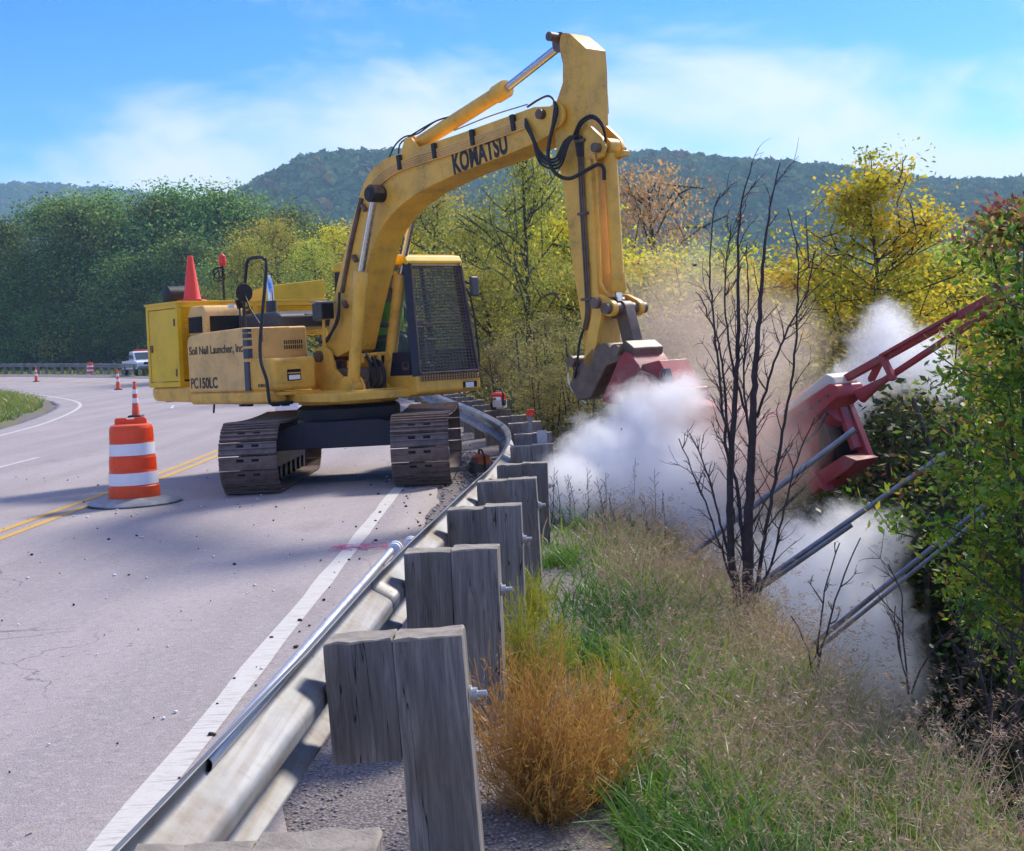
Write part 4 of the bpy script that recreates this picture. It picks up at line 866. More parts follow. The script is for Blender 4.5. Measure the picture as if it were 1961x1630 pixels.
b = B(); b.prism(ELs([(1118, 735), (1135, 700), (1160, 665), (1185, 655), (1205, 672), (1225, 650), (1243, 665), (1240, 690), (1215, 690), (1190, 700), (1160, 760), (1135, 765)], -.1), -.33, .13); b.obj("coupler", M['greasy'], EX, bevel=.02)

# hydraulic lines along the boom and the loops between boom and arm
top = [(700, 372), (712, 345), (730, 325), (760, 308), (800, 293), (873, 270), (950, 243), (1006, 223)]
for k in range(5):
    off = 5.0 + k * 4.2
    pts = [E3(x + off * .25 * (1 if x < 740 else 0), y + off, lR - .022) for x, y in top]
    b = B(); b.tube(catmull(np.array([tuple(p) for p in pts]), .06), .0115, 7); b.obj("hydraulic_line", M['tan'], EX)
for x, y in ((765, 328), (832, 306), (905, 280), (983, 252)):
    q = E3(x, y - 17, lR - .03); b = B(); b.box(tuple(q), (.06, .05, .18), ry=-.12); b.obj("line_clamp", M['black'], EX, bevel=.008)
def hose(nm, pts, r, mat='black', n=8, step=.04):
    b = B(); b.tube(catmull(np.array([tuple(p) for p in pts]), step), r, n); return b.obj(nm, M[mat], EX)
for k in range(4):
    s_ = E3(1006, 228 + k * 4.2, lR - .02); e_ = E3(1100 + k * 4, 262, aR - .03)
    m1 = E3(1018 + k, 255 + k * 5, lR - .06); m2 = E3(1035, 292 + k * 7, -.36); m3 = E3(1062 + k * 3, 305 + k * 5, -.38); m4 = E3(1082 + k * 3, 270, -.36)
    hose("hydraulic_hose", [s_, m1, m2, m3, m4, e_, E3(1107 + k * 3, 300, aR - .02)], .014)
for k in range(2): hose("hydraulic_hose", [E3(1098 + k * 4, 262, aR - .03), E3(1112 + k * 3, 232 + k * 4, -.34), E3(1135, 221 + k * 5, -.36), E3(1152, 236 + k * 4, -.33), E3(1159, 262, -.25), E3(1160, 285, -.2)], .014)
hose("hydraulic_hose", [E3(1062, 196, -.33), E3(1066, 215, -.37), E3(1054, 262, -.40), E3(1050, 305, -.42), E3(1065, 333, -.42), E3(1090, 342, -.38), E3(1120, 328, -.36), E3(1145, 315, -.33), E3(1156, 322, -.29), E3(1157, 345, -.28)], .021)
hose("hydraulic_hose", [E3(1010, 205, lc), E3(1030, 192, lc), E3(1050, 184, lc - .1), E3(1062, 196, -.3), E3(1060, 225, -.36), E3(1054, 262, -.38)], .013)
hose("hydraulic_line", [E3(870, 250, lc), E3(940, 222, lc), E3(1010, 200, lc)], .008, 'galv')
for dy in (0, 9): hose("hydraulic_hose", [E3(745 + dy * 2, 303, -.25), E3(757 + dy, 278 - dy * .2, -.25), E3(775 + dy, 262, -.24), E3(800, 256 - dy * .5, -.2), E3(835, 232, -.18), E3(868, 222, -.15)], .010)
for k in range(3):
    hose("hydraulic_line", [E3(1106 + k * 4, 262, aR - .018), E3(1112 + k * 4, 400, aR - .018), E3(1120 + k * 4, 540, aR - .018), E3(1122 + k * 3, 600, aR - .018), E3(1116 + k * 3, 632, aR - .018)], .0105, 'greasy')
for y in (270, 409, 573):
    q = E3(1111 + (y - 270) * .04, y, aR - .02); b = B(); b.box(tuple(q), (.14, .04, .03)); b.obj("line_clamp", M['greasy'], EX, bevel=.004)
hose("hydraulic_hose", [E3(1117, 632, aR - .02), E3(1110, 655, aR - .04), E3(1106, 690, aR - .08), E3(1102, 715, aR - .1), E3(1098, 735, -.25)], .013)
hose("air_hose", [E3(1088, 715, -.3), E3(1090, 735, -.3), E3(1102, 755, -.3), E3(1122, 772, -.3)], .008, 'white')
for k in range(3): hose("hydraulic_hose", [Vector((.42 + k * .05, -.1 + k * .05, 1.62 - k * .03)), Vector((.62 + k * .05, -.13 + k * .06, 1.62 - k * .05)), Vector((.72 + k * .05, -.13 + k * .06, 1.42)), Vector((.70 + k * .05, -.13 + k * .06, 1.22)), Vector((.55, -.1, 1.15))], .022)
b = B(); b.tube([(.60, -.30, 1.60), (.68, .25, 1.62)], .025, 8)
for k in range(4): b.box((.62 + k * .02, -.20 + k * .12, 1.57), (.06, .05, .12))
b.obj("hose_manifold", M['yellow'], EX, bevel=.008)
for k in range(2): hose("hydraulic_hose", [E3(650, 560, lR - .05), E3(648, 600 + 10 * k, lR - .08), E3(636, 635, lR - .1), E3(618 + k * 6, 655, lR - .1), E3(606 + k * 5, 650, lR - .06)], .018)
hose("hydraulic_pipe", [E3(692, 380, lR - .02), E3(676, 450, lR - .02), E3(662, 520, lR - .02), E3(655, 560, lR - .02)], .03, 'greasy')
for x, y in ((697, 398), (680, 495), (661, 583)):
    q = E3(x, y, lR - .03); b = B(); b.box(tuple(q), (.10, .06, .05), ry=.9); b.obj("line_clamp", M['greasy'], EX, bevel=.006)

# cab
cf = 1.19
b = B(); b.prism([(-.55, 1.06), (-.55, 1.32), (1.22, 1.32), (1.25, 1.28), (1.25, 1.1), (1.2, 1.06)], .19, 1.25); b.obj("cab_base", M['yellow'], EX, bevel=.03, seg=3)
lb0, lb1, lt0, lt1 = .20, 1.24, .21, 1.10; zt = 2.75
def frame_bar(nm, p, q, w, mat='navy', par=EX):
    p, q = Vector(p), Vector(q); b = B(); b.tube([p, q], w, 4); b.obj(nm, M[mat], par, smooth=0)
cor = {('f', 0): ((cf, lb0 + .03, 1.30), (cf - .10, lt0 + .03, zt)), ('f', 1): ((cf, lb1 - .03, 1.30), (cf - .10, lt1 - .03, zt)), ('b', 0): ((-.5, lb0 + .03, 1.30), (-.42, lt0 + .03, zt)), ('b', 1): ((-.5, lb1 - .03, 1.30), (-.42, lt1 - .03, zt))}
for k_, (p, q) in cor.items(): frame_bar("cab_pillar", p, q, .065)
for s_ in (0, 1): frame_bar("cab_pillar", (.35, (lb0 + .02, lb1 - .02)[s_], 1.3), (.33, (lt0 + .02, lt1 - .02)[s_], zt), .045)
def quad(nm, p, mat, par=EX, th=.006):
    b = B(); b.add(p, [(0, 1, 2, 3)]); o = b.obj(nm, M[mat], par, smooth=0, solid=th); return o
quad("side_glass", [(-.45, lb0 + .03, 1.62), (.33, lb0 + .03, 1.62), (.31, lt0 + .03, zt - .05), (-.40, lt0 + .03, zt - .05)], 'glass')
quad("side_glass", [(.37, lb0 + .03, 1.62), (1.12, lb0 + .03, 1.62), (1.05, lt0 + .03, zt - .05), (.35, lt0 + .03, zt - .05)], 'glass')
quad("side_glass", [(-.45, lb1 - .03, 1.62), (1.12, lb1 - .03, 1.62), (1.05, lt1 - .03, zt - .05), (-.40, lt1 - .03, zt - .05)], 'glass')
quad("rear_glass", [(-.47, lb0 + .08, 1.9), (-.47, lb1 - .08, 1.9), (-.42, lt1 - .08, zt - .05), (-.42, lt0 + .08, zt - .05)], 'glass')
quad("front_glass", [(cf - .02, lb0 + .08, 1.36), (cf - .02, lb1 - .08, 1.36), (cf - .12, lt1 - .07, zt - .05), (cf - .12, lt0 + .07, zt - .05)], 'glass')
b = B(); b.box((-.02, lb0 + .025, 1.46), (1.0, .03, .32)); b.box((.75, lb0 + .025, 1.46), (.72, .035, .32)); b.box((.3, lb1 - .025, 1.46), (1.6, .03, .32)); b.box((-.5, .72, 1.6), (.03, .9, .6)); b.obj("lower_panel", M['navy'], EX)
b = B(); b.prism([(-.50, zt), (-.48, zt + .09), (-.40, zt + .125), (.95, zt + .125), (1.10, zt + .10), (1.15, zt + .02), (1.14, zt - .02)], lt0 - .02, lt1 + .03); b.obj("cab_roof", M['yellow_new'], EX, bevel=.035, seg=3)
b = B(); b.box((-.1, .8, zt + .15), (.02, .02, .1)); b.obj("roof_stub", M['yellow'], EX)
# front guard grille
G0, G1 = Vector((cf + .045, lb0 + .06, 1.335)), Vector((cf + .045, lb1 - .01, 1.335)); G2, G3 = Vector((cf - .055, lt1 + .0, zt - .03)), Vector((cf - .055, lt0 + .06, zt - .03))
b = B()
for p, q in ((G0, G1), (G1, G2), (G2, G3), (G3, G0)): b.tube([p, q], .022, 6)
b.obj("guard_frame", M['greasy'], EX)
b = B()
for i in range(1, 17):
    t = i / 17; b.tube([G0.lerp(G1, t), G3.lerp(G2, t)], .0055, 4, cap=False)
for i in range(1, 33):
    t = i / 33; b.tube([G0.lerp(G3, t), G1.lerp(G2, t)], .0055, 4, cap=False)
b.obj("guard_mesh", M['greasy'], EX, smooth=0)
b = B()
for i in range(22):
    b.box((cf + .068, lb0 + .08 + i * .045, 1.275), (.01, .010, .085))
for i in range(3): b.box((cf + .0735, .72, 1.245 + i * .032), (.009, .98, .009))
b.obj("base_grille", M['greasy'], EX, smooth=0)
b = B(); b.box((1.245, 1.06, 1.155), (.03, .24, .11)); cl = b.obj("lamp_housing", M['shade'], EX, bevel=.012)
b = B(); b.box((1.258, 1.05, 1.15), (.015, .14, .07)); b.obj("lens", M['lens'], cl, bevel=.01)
b = B(); b.box((1.262, 1.05, 1.20), (.012, .24, .012)); b.box((1.262, 1.05, 1.11), (.012, .24, .012)); b.obj("lamp_bar", M['yellow'], cl)
b = B(); b.box((1.02, lb0 - .005, 1.44), (.13, .01, .10)); b.box((1.03, lb0 - .012, 1.455), (.08, .008, .06), mi=1); b.obj("side_marker", [M['greasy'], M['navy']], EX)
# left door mirror and grab rail
ml = Vector((cf - .15, lb1 + .16, 2.45)); b = B(); b.box(tuple(ml), (.05, .17, .27), rz=.2); mo = b.obj("door_mirror", M['grey'], EX, bevel=.03)
b = B(); b.tube([ml, (cf - .22, lt1 + .02, 2.6)], .014, 8); b.tube([ml + Vector((0, 0, -.1)), (cf - .2, lb1 + .0, 2.35)], .012, 8); b.obj("mirror_arm", M['black'], mo)
b = B(); b.tube(catmull([(cf - .18, lt1 + .03, 2.55), (cf - .12, lb1 + .06, 2.3), (cf - .06, lb1 + .10, 1.6), (cf - .06, lb1 + .08, 1.38), (cf - .06, lb1 + .0, 1.36)], .05), .014, 8); b.obj("grab_rail", M['black'], EX)
# seat and consoles
b = B(); b.box((.10, .70, 1.66), (.5, .5, .14)); b.box((-.16, .70, 2.0), (.12, .48, .62), ry=-.12); b.obj("seat", M['grey'], EX, bevel=.04)
b = B(); b.box((.25, .36, 1.62), (.5, .16, .35)); b.box((.25, 1.04, 1.62), (.5, .16, .35)); b.box((1.0, .4, 1.7), (.15, .2, .5)); b.obj("console", M['black'], EX, bevel=.03)

# lettering
def text(s, mat, size, org, ang, sx=1.0, l=0.0, bold=.0, sp=1.0, par=EX, shear=0.0, nm="lettering", width=None):
    cu = bpy.data.curves.new("t", 'FONT'); cu.body = s; cu.size = size; cu.offset = bold; cu.space_character = sp; cu.extrude = .0012; cu.shear = shear
    to = bpy.data.objects.new("t", cu); COL.objects.link(to); dg = bpy.context.evaluated_depsgraph_get(); me = bpy.data.meshes.new_from_object(to.evaluated_get(dg)); bpy.data.objects.remove(to)
    if width:
        wd = max(v.co.x for v in me.vertices); x0 = min(v.co.x for v in me.vertices); sx = width / (wd - x0)
    me.materials.clear(); me.materials.append(M[mat]); o = bpy.data.objects.new(nm, me); COL.objects.link(o); o.parent = par
    c, s_ = math.cos(ang), math.sin(ang)
    o.matrix_local = Matrix(((c * sx, -s_, 0, org[0]), (0, 0, -1, l), (s_ * sx, c, 0, org[1]), (0, 0, 0, 1))); return o
k0_, k1_ = EL(869, 333, lR), EL(973, 291, lR); ang = math.atan2(k1_[1] - k0_[1], k1_[0] - k0_[0]); Lk = math.hypot(k1_[0] - k0_[0], k1_[1] - k0_[1])
t_ = text("KOMATSU", 'letter', .32, k0_, ang, 1.0, lR - .003, .013, 1.06, width=Lk); t_["label"] = "bold black boom lettering"
k0_, k1_ = EL(363, 680, -1.25), EL(467, 675, -1.25); t_ = text("Soil Nail Launcher, Inc", 'letter', .155, k0_, 0.0, 1, -1.2535, .0025, width=1.40)
k0_ = EL(366, 744, -1.25); t_ = text("PC", 'letter_worn', .20, k0_, 0, 1, -1.2535, .004, width=.20)
t_ = text("150LC", 'letter', .20, (k0_[0] + .22, k0_[1]), 0, 1, -1.2535, .005, width=.47)
t_ = text("KOMATSU", 'letter_worn', .055, (-.22, 1.27), 0, 1, -1.234, .002)

# cone stored on the pack roof
pc = E3(388, 575, -.85); CN_ = empty("traffic_cone", Matrix.Translation((XC[0], XC[1], 0)) @ Matrix.Rotation(-TH, 4, 'Z') @ Vector((-2.62, -.78, Z1 + .0215)), 0, "plain red orange traffic cone standing on the yellow machine box", "traffic cone")
b = B(); b.prism([(-.18, 0), (.18, 0), (.18, .02), (.15, .035), (-.15, .035), (-.18, .02)], -.18, .18); b.obj("base", M['cone'], CN_, bevel=.006)
b = B(); b.lathe([(.135, .03), (.12, .06), (.038, .66), (.030, .665), (.028, .64)], 26); b.obj("cone_body", M['cone'], CN_)

# operator
def person():
    W = Matrix.Translation((XC[0], XC[1], 0)) @ Matrix.Rotation(-TH, 4, 'Z')
    r = empty("person", W @ Vector((.08, .70, 1.735)), -TH, "person in a lime safety vest and white hard hat seated inside the excavator cab", "person")
    J = {'pel': (0, 0, .10), 'sp': (-.02, 0, .28), 'ch': (-.01, 0, .45), 'nk': (.01, 0, .58), 'hd': (.03, 0, .66), 'ht': (.035, 0, .80)}
    E_ = [('pel', 'sp'), ('sp', 'ch'), ('ch', 'nk'), ('nk', 'hd'), ('hd', 'ht')]; Rr = {'pel': .14, 'sp': .135, 'ch': .15, 'nk': .06, 'hd': .085, 'ht': .075}
    for s_, q in ((-1, 'R'), (1, 'L')):
        for nm, p, rr_, fr in (('sh', (0, s_ * .19, .52), .065, 'ch'), ('el', (.10, s_ * .28, .27), .045, 'sh'), ('wr', (.34, s_ * .26, .25), .033, 'el'), ('ha', (.42, s_ * .25, .26), .035, 'wr'),
                               ('hp', (.05, s_ * .10, .06), .09, 'pel'), ('kn', (.46, s_ * .14, .08), .07, 'hp'), ('an', (.56, s_ * .14, -.30), .045, 'kn'), ('ft', (.72, s_ * .14, -.36), .04, 'an')):
            J[nm + q] = p; Rr[nm + q] = rr_; E_.append((fr + (q if fr + q in J else ''), nm + q))
    ks = list(J); me = bpy.data.meshes.new("body"); me.from_pydata([J[k] for k in ks], [(ks.index(a), ks.index(b_)) for a, b_ in E_], [])
    o = bpy.data.objects.new("body", me); COL.objects.link(o); o.parent = r
    sk = o.modifiers.new("k", 'SKIN'); o.modifiers.new("u", 'SUBSURF').levels = 1; o.modifiers["u"].render_levels = 2
    for i, k in enumerate(ks): me.skin_vertices[0].data[i].radius = (Rr[k], Rr[k]); me.skin_vertices[0].data[i].use_root = (k == 'pel')
    m, nt, bs = newmat("person skin and clothes"); co = nt.nodes.new("ShaderNodeTexCoord"); sp_ = nt.nodes.new("ShaderNodeSeparateXYZ"); nt.links.new(co.outputs["Object"], sp_.inputs[0])
    nt.links.new(mixc(nt, mapr(nt, sp_.outputs["Z"], .575, .58), mixc(nt, mapr(nt, sp_.outputs["Z"], .15, .155), (.03, .04, .08), (.10, .11, .16)), (.42, .25, .18)), bs.inputs["Base Color"])
    me.materials.append(m)
    b = B(); b.lathe([(.145, .13), (.165, .28), (.175, .42), (.17, .50), (.10, .57), (.085, .575)], 24); b.v = [(v[0] * .92 - .01, v[1] * 1.18, v[2]) for v in b.v]; b.obj("vest", M['vest'], r, solid=.006)
    b = B(); b.lathe([(.145, .765), (.112, .77), (.108, .82), (.085, .875), (.04, .90), (.0001, .905)], 24, (.035, 0, 0)); b.obj("hard_hat", M['white'], r)
    for s_ in (-1, 1):
        b = B(); b.lathe([(.0001, -.011), (.008, -.008), (.011, 0), (.008, .008), (.0001, .011)], 10, (.108, s_ * .032, .725)); b.obj("eye", M['shade'], r)
        b = B(); b.lathe([(.0001, -.03), (.014, -.018), (.018, 0), (.014, .02), (.0001, .03)], 10, (.03, s_ * .085, .71)); b.obj("ear", M['skin'], r)
        for f in range(5):
            a = (f - 2) * .25; p0 = Vector((.44, s_ * .25 + (f - 2) * .014, .26)); b = B(); b.tube([p0, p0 + Vector((.035, (f - 2) * .004, -.005)), p0 + Vector((.05, (f - 2) * .004, -.035)), p0 + Vector((.03, (f - 2) * .003, -.05))], [.009, .009, .008, .006], 7); b.obj("finger", M['skin'], r)
    b = B(); b.tube([(.115, 0, .735), (.135, 0, .70), (.12, 0, .69)], [.01, .018, .012], 8); b.obj("nose", M['skin'], r)
    return r
person()

# ------------------------------------------------------------------ soil nail launcher hanging from the arm
LW = Matrix.Translation((XC[0], XC[1], 0)) @ Matrix.Rotation(-TH, 4, 'Z')
g0 = EL(1190, 720, -.1)
LA = empty("soil_nail_launcher", LW @ Vector((0, 0, 0)), -TH, "red soil nail launcher hanging from the excavator arm amid white smoke", "launcher")
b = B(); b.prism(ELs([(1150, 770), (1172, 716), (1186, 682), (1194, 674), (1204, 676), (1222, 700), (1240, 742), (1292, 745), (1296, 775), (1270, 790)], -.36), -.36, .16); br = b.obj("mounting_bracket", M['red'], LA, bevel=.02)
b = B(); b.prism(ELs([(1222, 700), (1262, 690), (1290, 742), (1240, 742)], -.30), -.30, .12); b.obj("bracket_top_plate", M['red'], br, bevel=.01)
pts = [E3(1196, 765, -.40), E3(1205, 735, -.42), E3(1225, 715, -.42), E3(1250, 722, -.40), E3(1268, 738, -.36), E3(1285, 735, -.3)]
b = B(); b.tube(catmull(np.array([tuple(p) for p in pts]), .04), .018, 8); b.obj("hose", M['greasy'], LA)
for k in range(3):
    p = [E3(1266 + k * 5, 735, -.34), E3(1264 + k * 6, 715, -.32), E3(1272 + k * 5, 706, -.3), E3(1281 + k * 3, 724, -.3), E3(1286, 738, -.3)]
    b = B(); b.tube(catmull(np.array([tuple(q) for q in p]), .03), .009, 7); b.obj("hose", M['galv'], LA)
b = B(); b.prism(ELs([(1275, 745), (1300, 762), (1400, 778), (1450, 800), (1440, 855), (1400, 835), (1285, 790)], -.1), -.28, .08); b.obj("carrier_arm", M['red'], LA, bevel=.02)
p = [E3(1290, 752, -.3), E3(1330, 752, -.3), E3(1365, 760, -.3), E3(1380, 785, -.3), E3(1382, 810, -.25)]
b = B(); b.tube(catmull(np.array([tuple(q) for q in p]), .04), .013, 8); b.obj("hose", M['galv'], LA)
# barrel through the body
m0, m1 = E3(1338, 930, -.1), E3(1600, 765, -.1)
dv = (m1 - m0).normalized()
b = B(); b.tube([m0, m0 + dv * .12, m0 + dv * .1201, m0 + dv * .5, m0 + dv * .5001, m1], [.235, .235, .20, .20, .225, .225], 28); b.obj("barrel", M['red'], LA)
b = B(); b.tube([m0 - dv * .004, m0 + dv * .05], [.17, .17], 24); b.obj("muzzle_bore", M['shade'], LA)
b = B(); b.prism(ELs([(1385, 880), (1480, 806), (1586, 735), (1600, 738), (1606, 760), (1562, 800), (1548, 900), (1500, 938), (1420, 962), (1378, 930)], -.36), -.36, .06); b.obj("breech_housing", M['red'], LA, bevel=.02)
b = B(); b.prism(ELs([(1488, 790), (1580, 716), (1594, 722), (1600, 736), (1508, 806)], -.33), -.33, .03); b.obj("top_cover", M['beige'], LA, bevel=.015)
# open tail frame
b = B(); b.prism(ELs([(1596, 740), (1612, 738), (1666, 876), (1650, 892), (1645, 872)], -.02), -.02, .06); b.obj("tail_frame", M['red'], LA, bevel=.008)
b = B(); b.prism(ELs([(1602, 742), (1610, 742), (1652, 856), (1644, 862)], -.02), -.14, -.021); b.obj("tail_frame", M['red'], LA, bevel=.008)
b = B(); b.prism(ELs([(1666, 878), (1650, 894), (1580, 942), (1566, 916), (1640, 868)], -.1), -.30, .05); b.obj("floor_plate", M['red'], LA, bevel=.01)
b = B(); b.prism(ELs([(1548, 896), (1566, 914), (1580, 942), (1558, 925)], -.36), -.36, -.2); b.obj("tail_lip", M['red'], LA, bevel=.008)
b = B(); b.prism(ELs([(1575, 790), (1606, 765), (1648, 868), (1590, 905)], .0), .0, .02); b.obj("tail_back_plate", M['shade'], LA)
b = B(); b.prism(ELs([(1572, 800), (1592, 790), (1612, 846), (1585, 862)], -.1), -.26, -.05); b.obj("feed_block", M['greasy'], LA, bevel=.02)
# twin rails above the breech
def bar(nm, p, q, w, h, mat='red', par=LA):
    p, q = Vector(p), Vector(q); d = q - p; L_ = d.length; ang_ = math.atan2(d.z, math.hypot(d.x, d.y)); rz = math.atan2(d.y, d.x)
    b = B(); b.box((L_ / 2, 0, 0), (L_, w, h)); o = b.obj(nm, M[mat], par, bevel=.006); o.location = p; o.rotation_euler = (0, -ang_, rz); return o
bar("guide_rail", E3(1590, 742, -.1), E3(1932, 552, -.1), .08, .065)
bar("guide_rail", E3(1685, 682, -.16), E3(1830, 600, -.16), .03, .03)
t0, t1 = E3(1648, 758, -.1), E3(1825, 642, -.1); d_ = (t1 - t0).normalized()
b = B(); b.tube([t0, t0 + d_ * .01, t0 + d_ * .12, t0 + d_ * .28, t1 + d_ * .5], [.07, .07, .05, .03, .03], 18); b.obj("air_tube", M['red'], LA)
b = B(); b.tube([t0 - d_ * .003, t0 + d_ * .02], .05, 16); b.obj("tube_bore", M['shade'], LA)
bar("brace", E3(1690, 684, -.17), E3(1712, 728, -.17), .06, .05); bar("brace", E3(1690, 684, -.05), E3(1668, 728, -.05), .06, .05)

for k in range(7):
    t_ = (k + .5) / 7; a_, z_ = EL(1400 + 170 * t_, 945 - 60 * t_ - 8 * (k % 2), -.36); b = B(); b.lathe([(.0001, .0), (.022, .0), (.022, .014), (.0001, .016)], 6, (a_, -.36, z_), M=Matrix.Rotation(rad(90), 3, 'X')); b.obj("bolt", M['greasy'], LA)
for k in range(6):
    t_ = (k + .5) / 6; a_, z_ = EL(1496 + 96 * t_, 818 - 66 * t_, -.36); b = B(); b.lathe([(.0001, .0), (.018, .0), (.018, .012), (.0001, .014)], 6, (a_, -.36, z_), M=Matrix.Rotation(rad(90), 3, 'X')); b.obj("bolt", M['greasy'], LA)
for pts in ([(1440, 800), (1470, 850), (1520, 860), (1560, 830), (1585, 790)], [(1400, 790), (1430, 850), (1470, 900), (1520, 905), (1550, 880)]):
    b = B(); b.tube(catmull(np.array([tuple(E3(x, y, -.41 - .02 * (i % 2))) for i, (x, y) in enumerate(pts)]), .04), .013, 7); b.obj("hose", M['black'], LA)

# ------------------------------------------------------------------ soil nails already in the slope
def nail(p, q, r, label, sleeve=None):
    p, q = Vector(p), Vector(q); d = (q - p).normalized(); r0 = empty("soil_nail", p, 0, label, "soil nail", "steel soil nails in the slope")
    b = B(); b.tube([-d * .7, q - p], r, 14, cap=False); b.tube([(q - p) * .5, q - p - d * .001], r * .75, 12, cap=False, mi=1); b.obj("nail_tube", [M['pipe'], M['shade']], r0, smooth=50)
    if sleeve:
        b = B(); b.tube([-d * .6 + Vector((0, -.02, -.035)), (q - p) * sleeve + Vector((0, -.02, -.035))], r * .95, 12); b.obj("sleeve_tube", M['pipe'], r0, smooth=50)
nail(P(1226, 1134, 10.7), P(1638, 822, 10.25), .024, "steel soil nail passing behind the bare tree, its tip against the red launcher", None)
nail(P(1440, 1127, 10.4), P(1812, 868, 9.95), .021, "middle steel soil nail with a shorter tube fixed beneath it", .52)
nail(P(1560, 1232, 9.6), P(1892, 962, 9.15), .018, "lowest steel soil nail running into the leafy shrub at the right", None)
nail(P(1570, 1240, 9.45), P(1886, 984, 9.05), .014, "thinner steel rod lying close under the lowest soil nail", None)

# ------------------------------------------------------------------ trees and shrubs
def limb(b, p, q, r0, r1, n=6, bend=.08, seg=4):
    p, q = np.array(p, float), np.array(q, float); L = np.linalg.norm(q - p); pts = []
    off = rng.normal(0, bend * L, 3)
    for i in range(seg + 1):
        t = i / seg; pts.append(p + (q - p) * t + off * math.sin(math.pi * t))
    b.tube(pts, list(np.linspace(r0, r1, seg + 1)), n, cap=False); return pts
def tree_meshes(h, w, nl, leaf, mat, seed, z0=0.3, nb=16, clump=.5, stems=1, lean=0.0, top_bias=1.0, aspect=.55, tone=(0.45, .2), tk=1.0, emin=0.0):
    """returns (trunk mesh, crown mesh): limbs reach through the crown and carry leaf clumps"""
    global rng; keep = rng; rng = np.random.default_rng(seed)
    b = B(); tips = []
    for s_ in range(stems):
        a = 2 * math.pi * s_ / max(stems, 1); base = np.array([.08 * w * math.cos(a), .08 * w * math.sin(a), -0.3]) * (stems > 1) + np.array([0, 0, -.3 * (stems == 1)])
        topp = np.array([lean * h + rng.normal(0, .05 * w) + (stems > 1) * .25 * w * math.cos(a), rng.normal(0, .05 * w) + (stems > 1) * .25 * w * math.sin(a), h * (.93 - .1 * (stems > 1) * rng.random())])
        tr = limb(b, base, topp, tk * (.018 * h / math.sqrt(stems) + .01), tk * .004 * h, 8, .03, 8); tips.append(tr[-1])
        for k in range(nb // stems + 1):
            t = z0 + (1 - z0) * (k + rng.random()) / (nb // stems + 1); t = min(t, .97); i = t * 8; j = int(min(i, 7)); st = tr[j] + (tr[j + 1] - tr[j]) * (i - j)
            env = math.sin(math.pi * min(1, (t - z0 + .12) / (1.12 - z0)) ** .75) ** .7; env = max(env, emin)
            an = rng.random() * 2 * math.pi + k * 2.4; rl = w * .5 * env * (.65 + .5 * rng.random())
            en = st + np.array([math.cos(an) * rl, math.sin(an) * rl, rl * (.25 + .6 * rng.random())])
            en[2] = min(en[2], h * 1.0); br_ = limb(b, st, en, .0075 * tk * h * (1.1 - t * .7), .002 * tk * h, 5, .10, 4); tips += [br_[2], br_[3], en]
            for m_ in range(3):
                q = br_[1 + m_] if m_ < 3 else en; e2 = q + rng.normal(0, .5, 3) * rl * .55 + np.array([0, 0, .12 * rl]); limb(b, q, e2, .003 * tk * h, .0012 * tk * h, 4, .1, 2); tips += [e2, (e2 + q) / 2]
    tips = np.array(tips); per = np.maximum(1, rng.gamma(2.2, nl / len(tips) / 2.2, len(tips)).astype(int))
    ct = np.repeat(np.arange(len(tips)), per); C = tips[ct] + np.clip(rng.normal(0, 1, (len(ct), 3)), -1.7, 1.7) * clump * np.array([1, 1, .7]) * (0.6 + .8 * rng.random(len(tips)))[ct][:, None]
    nn = rdir(len(C)) + np.array([0, 0, .9]); nn /= np.linalg.norm(nn, axis=1)[:, None]; ax = np.cross(nn, rdir(len(C))); sz = leaf * (.6 + .8 * rng.random(len(C)))
    LV, LF = leaf_quads(C, ax, nn, sz, sz * aspect)
    tint = np.clip(rng.normal(*tone, len(tips))[ct] + rng.normal(0, .13, len(C)), 0, 1)
    to = b.obj("trunk", M['bark'], smooth=60); co = npmesh("crown", LV, LF, mat, attrs={"tint": np.repeat(tint, 4)}); r = (to.data, co.data)
    bpy.data.objects.remove(to); bpy.data.objects.remove(co); rng = keep; return r
def plant(name, meshes, loc, rz, sc, label, cat, group=None):
    r = empty(name, loc, rz, label, cat, group); r.scale = (sc if isinstance(sc, tuple) else (sc, sc, sc))
    for nm, me in zip(("trunk", "crown"), meshes):
        o = bpy.data.objects.new(nm, me); COL.objects.link(o); o.parent = r
        if nm == "crown": o["kind"] = "stuff"
    return r
def stand(px, py_top, d, meshes, h, label, name="tree", cat="tree", group=None, sx=1.0, zb=None, rz=None):
    """stand a tree at depth d under pixel column px with its top at py_top"""
    p = P(px, py_top, d); zb = tz(p.x, p.y) if zb is None else zb
    s_ = max(.15, (p.z - zb) / h / .95); return plant(name, meshes, (p.x, p.y, zb - .05), random.uniform(0, 6.28) if rz is None else rz, (s_ * sx, s_ * sx, s_), label, cat, group)

ORD = ["first", "second", "third", "fourth", "fifth", "sixth", "seventh", "eighth", "ninth", "tenth", "eleventh", "twelfth", "thirteenth", "fourteenth", "fifteenth", "sixteenth", "seventeenth"]
def nth(lst, i): return ORD[sorted(range(len(lst)), key=lambda k: lst[k][0]).index(i)]
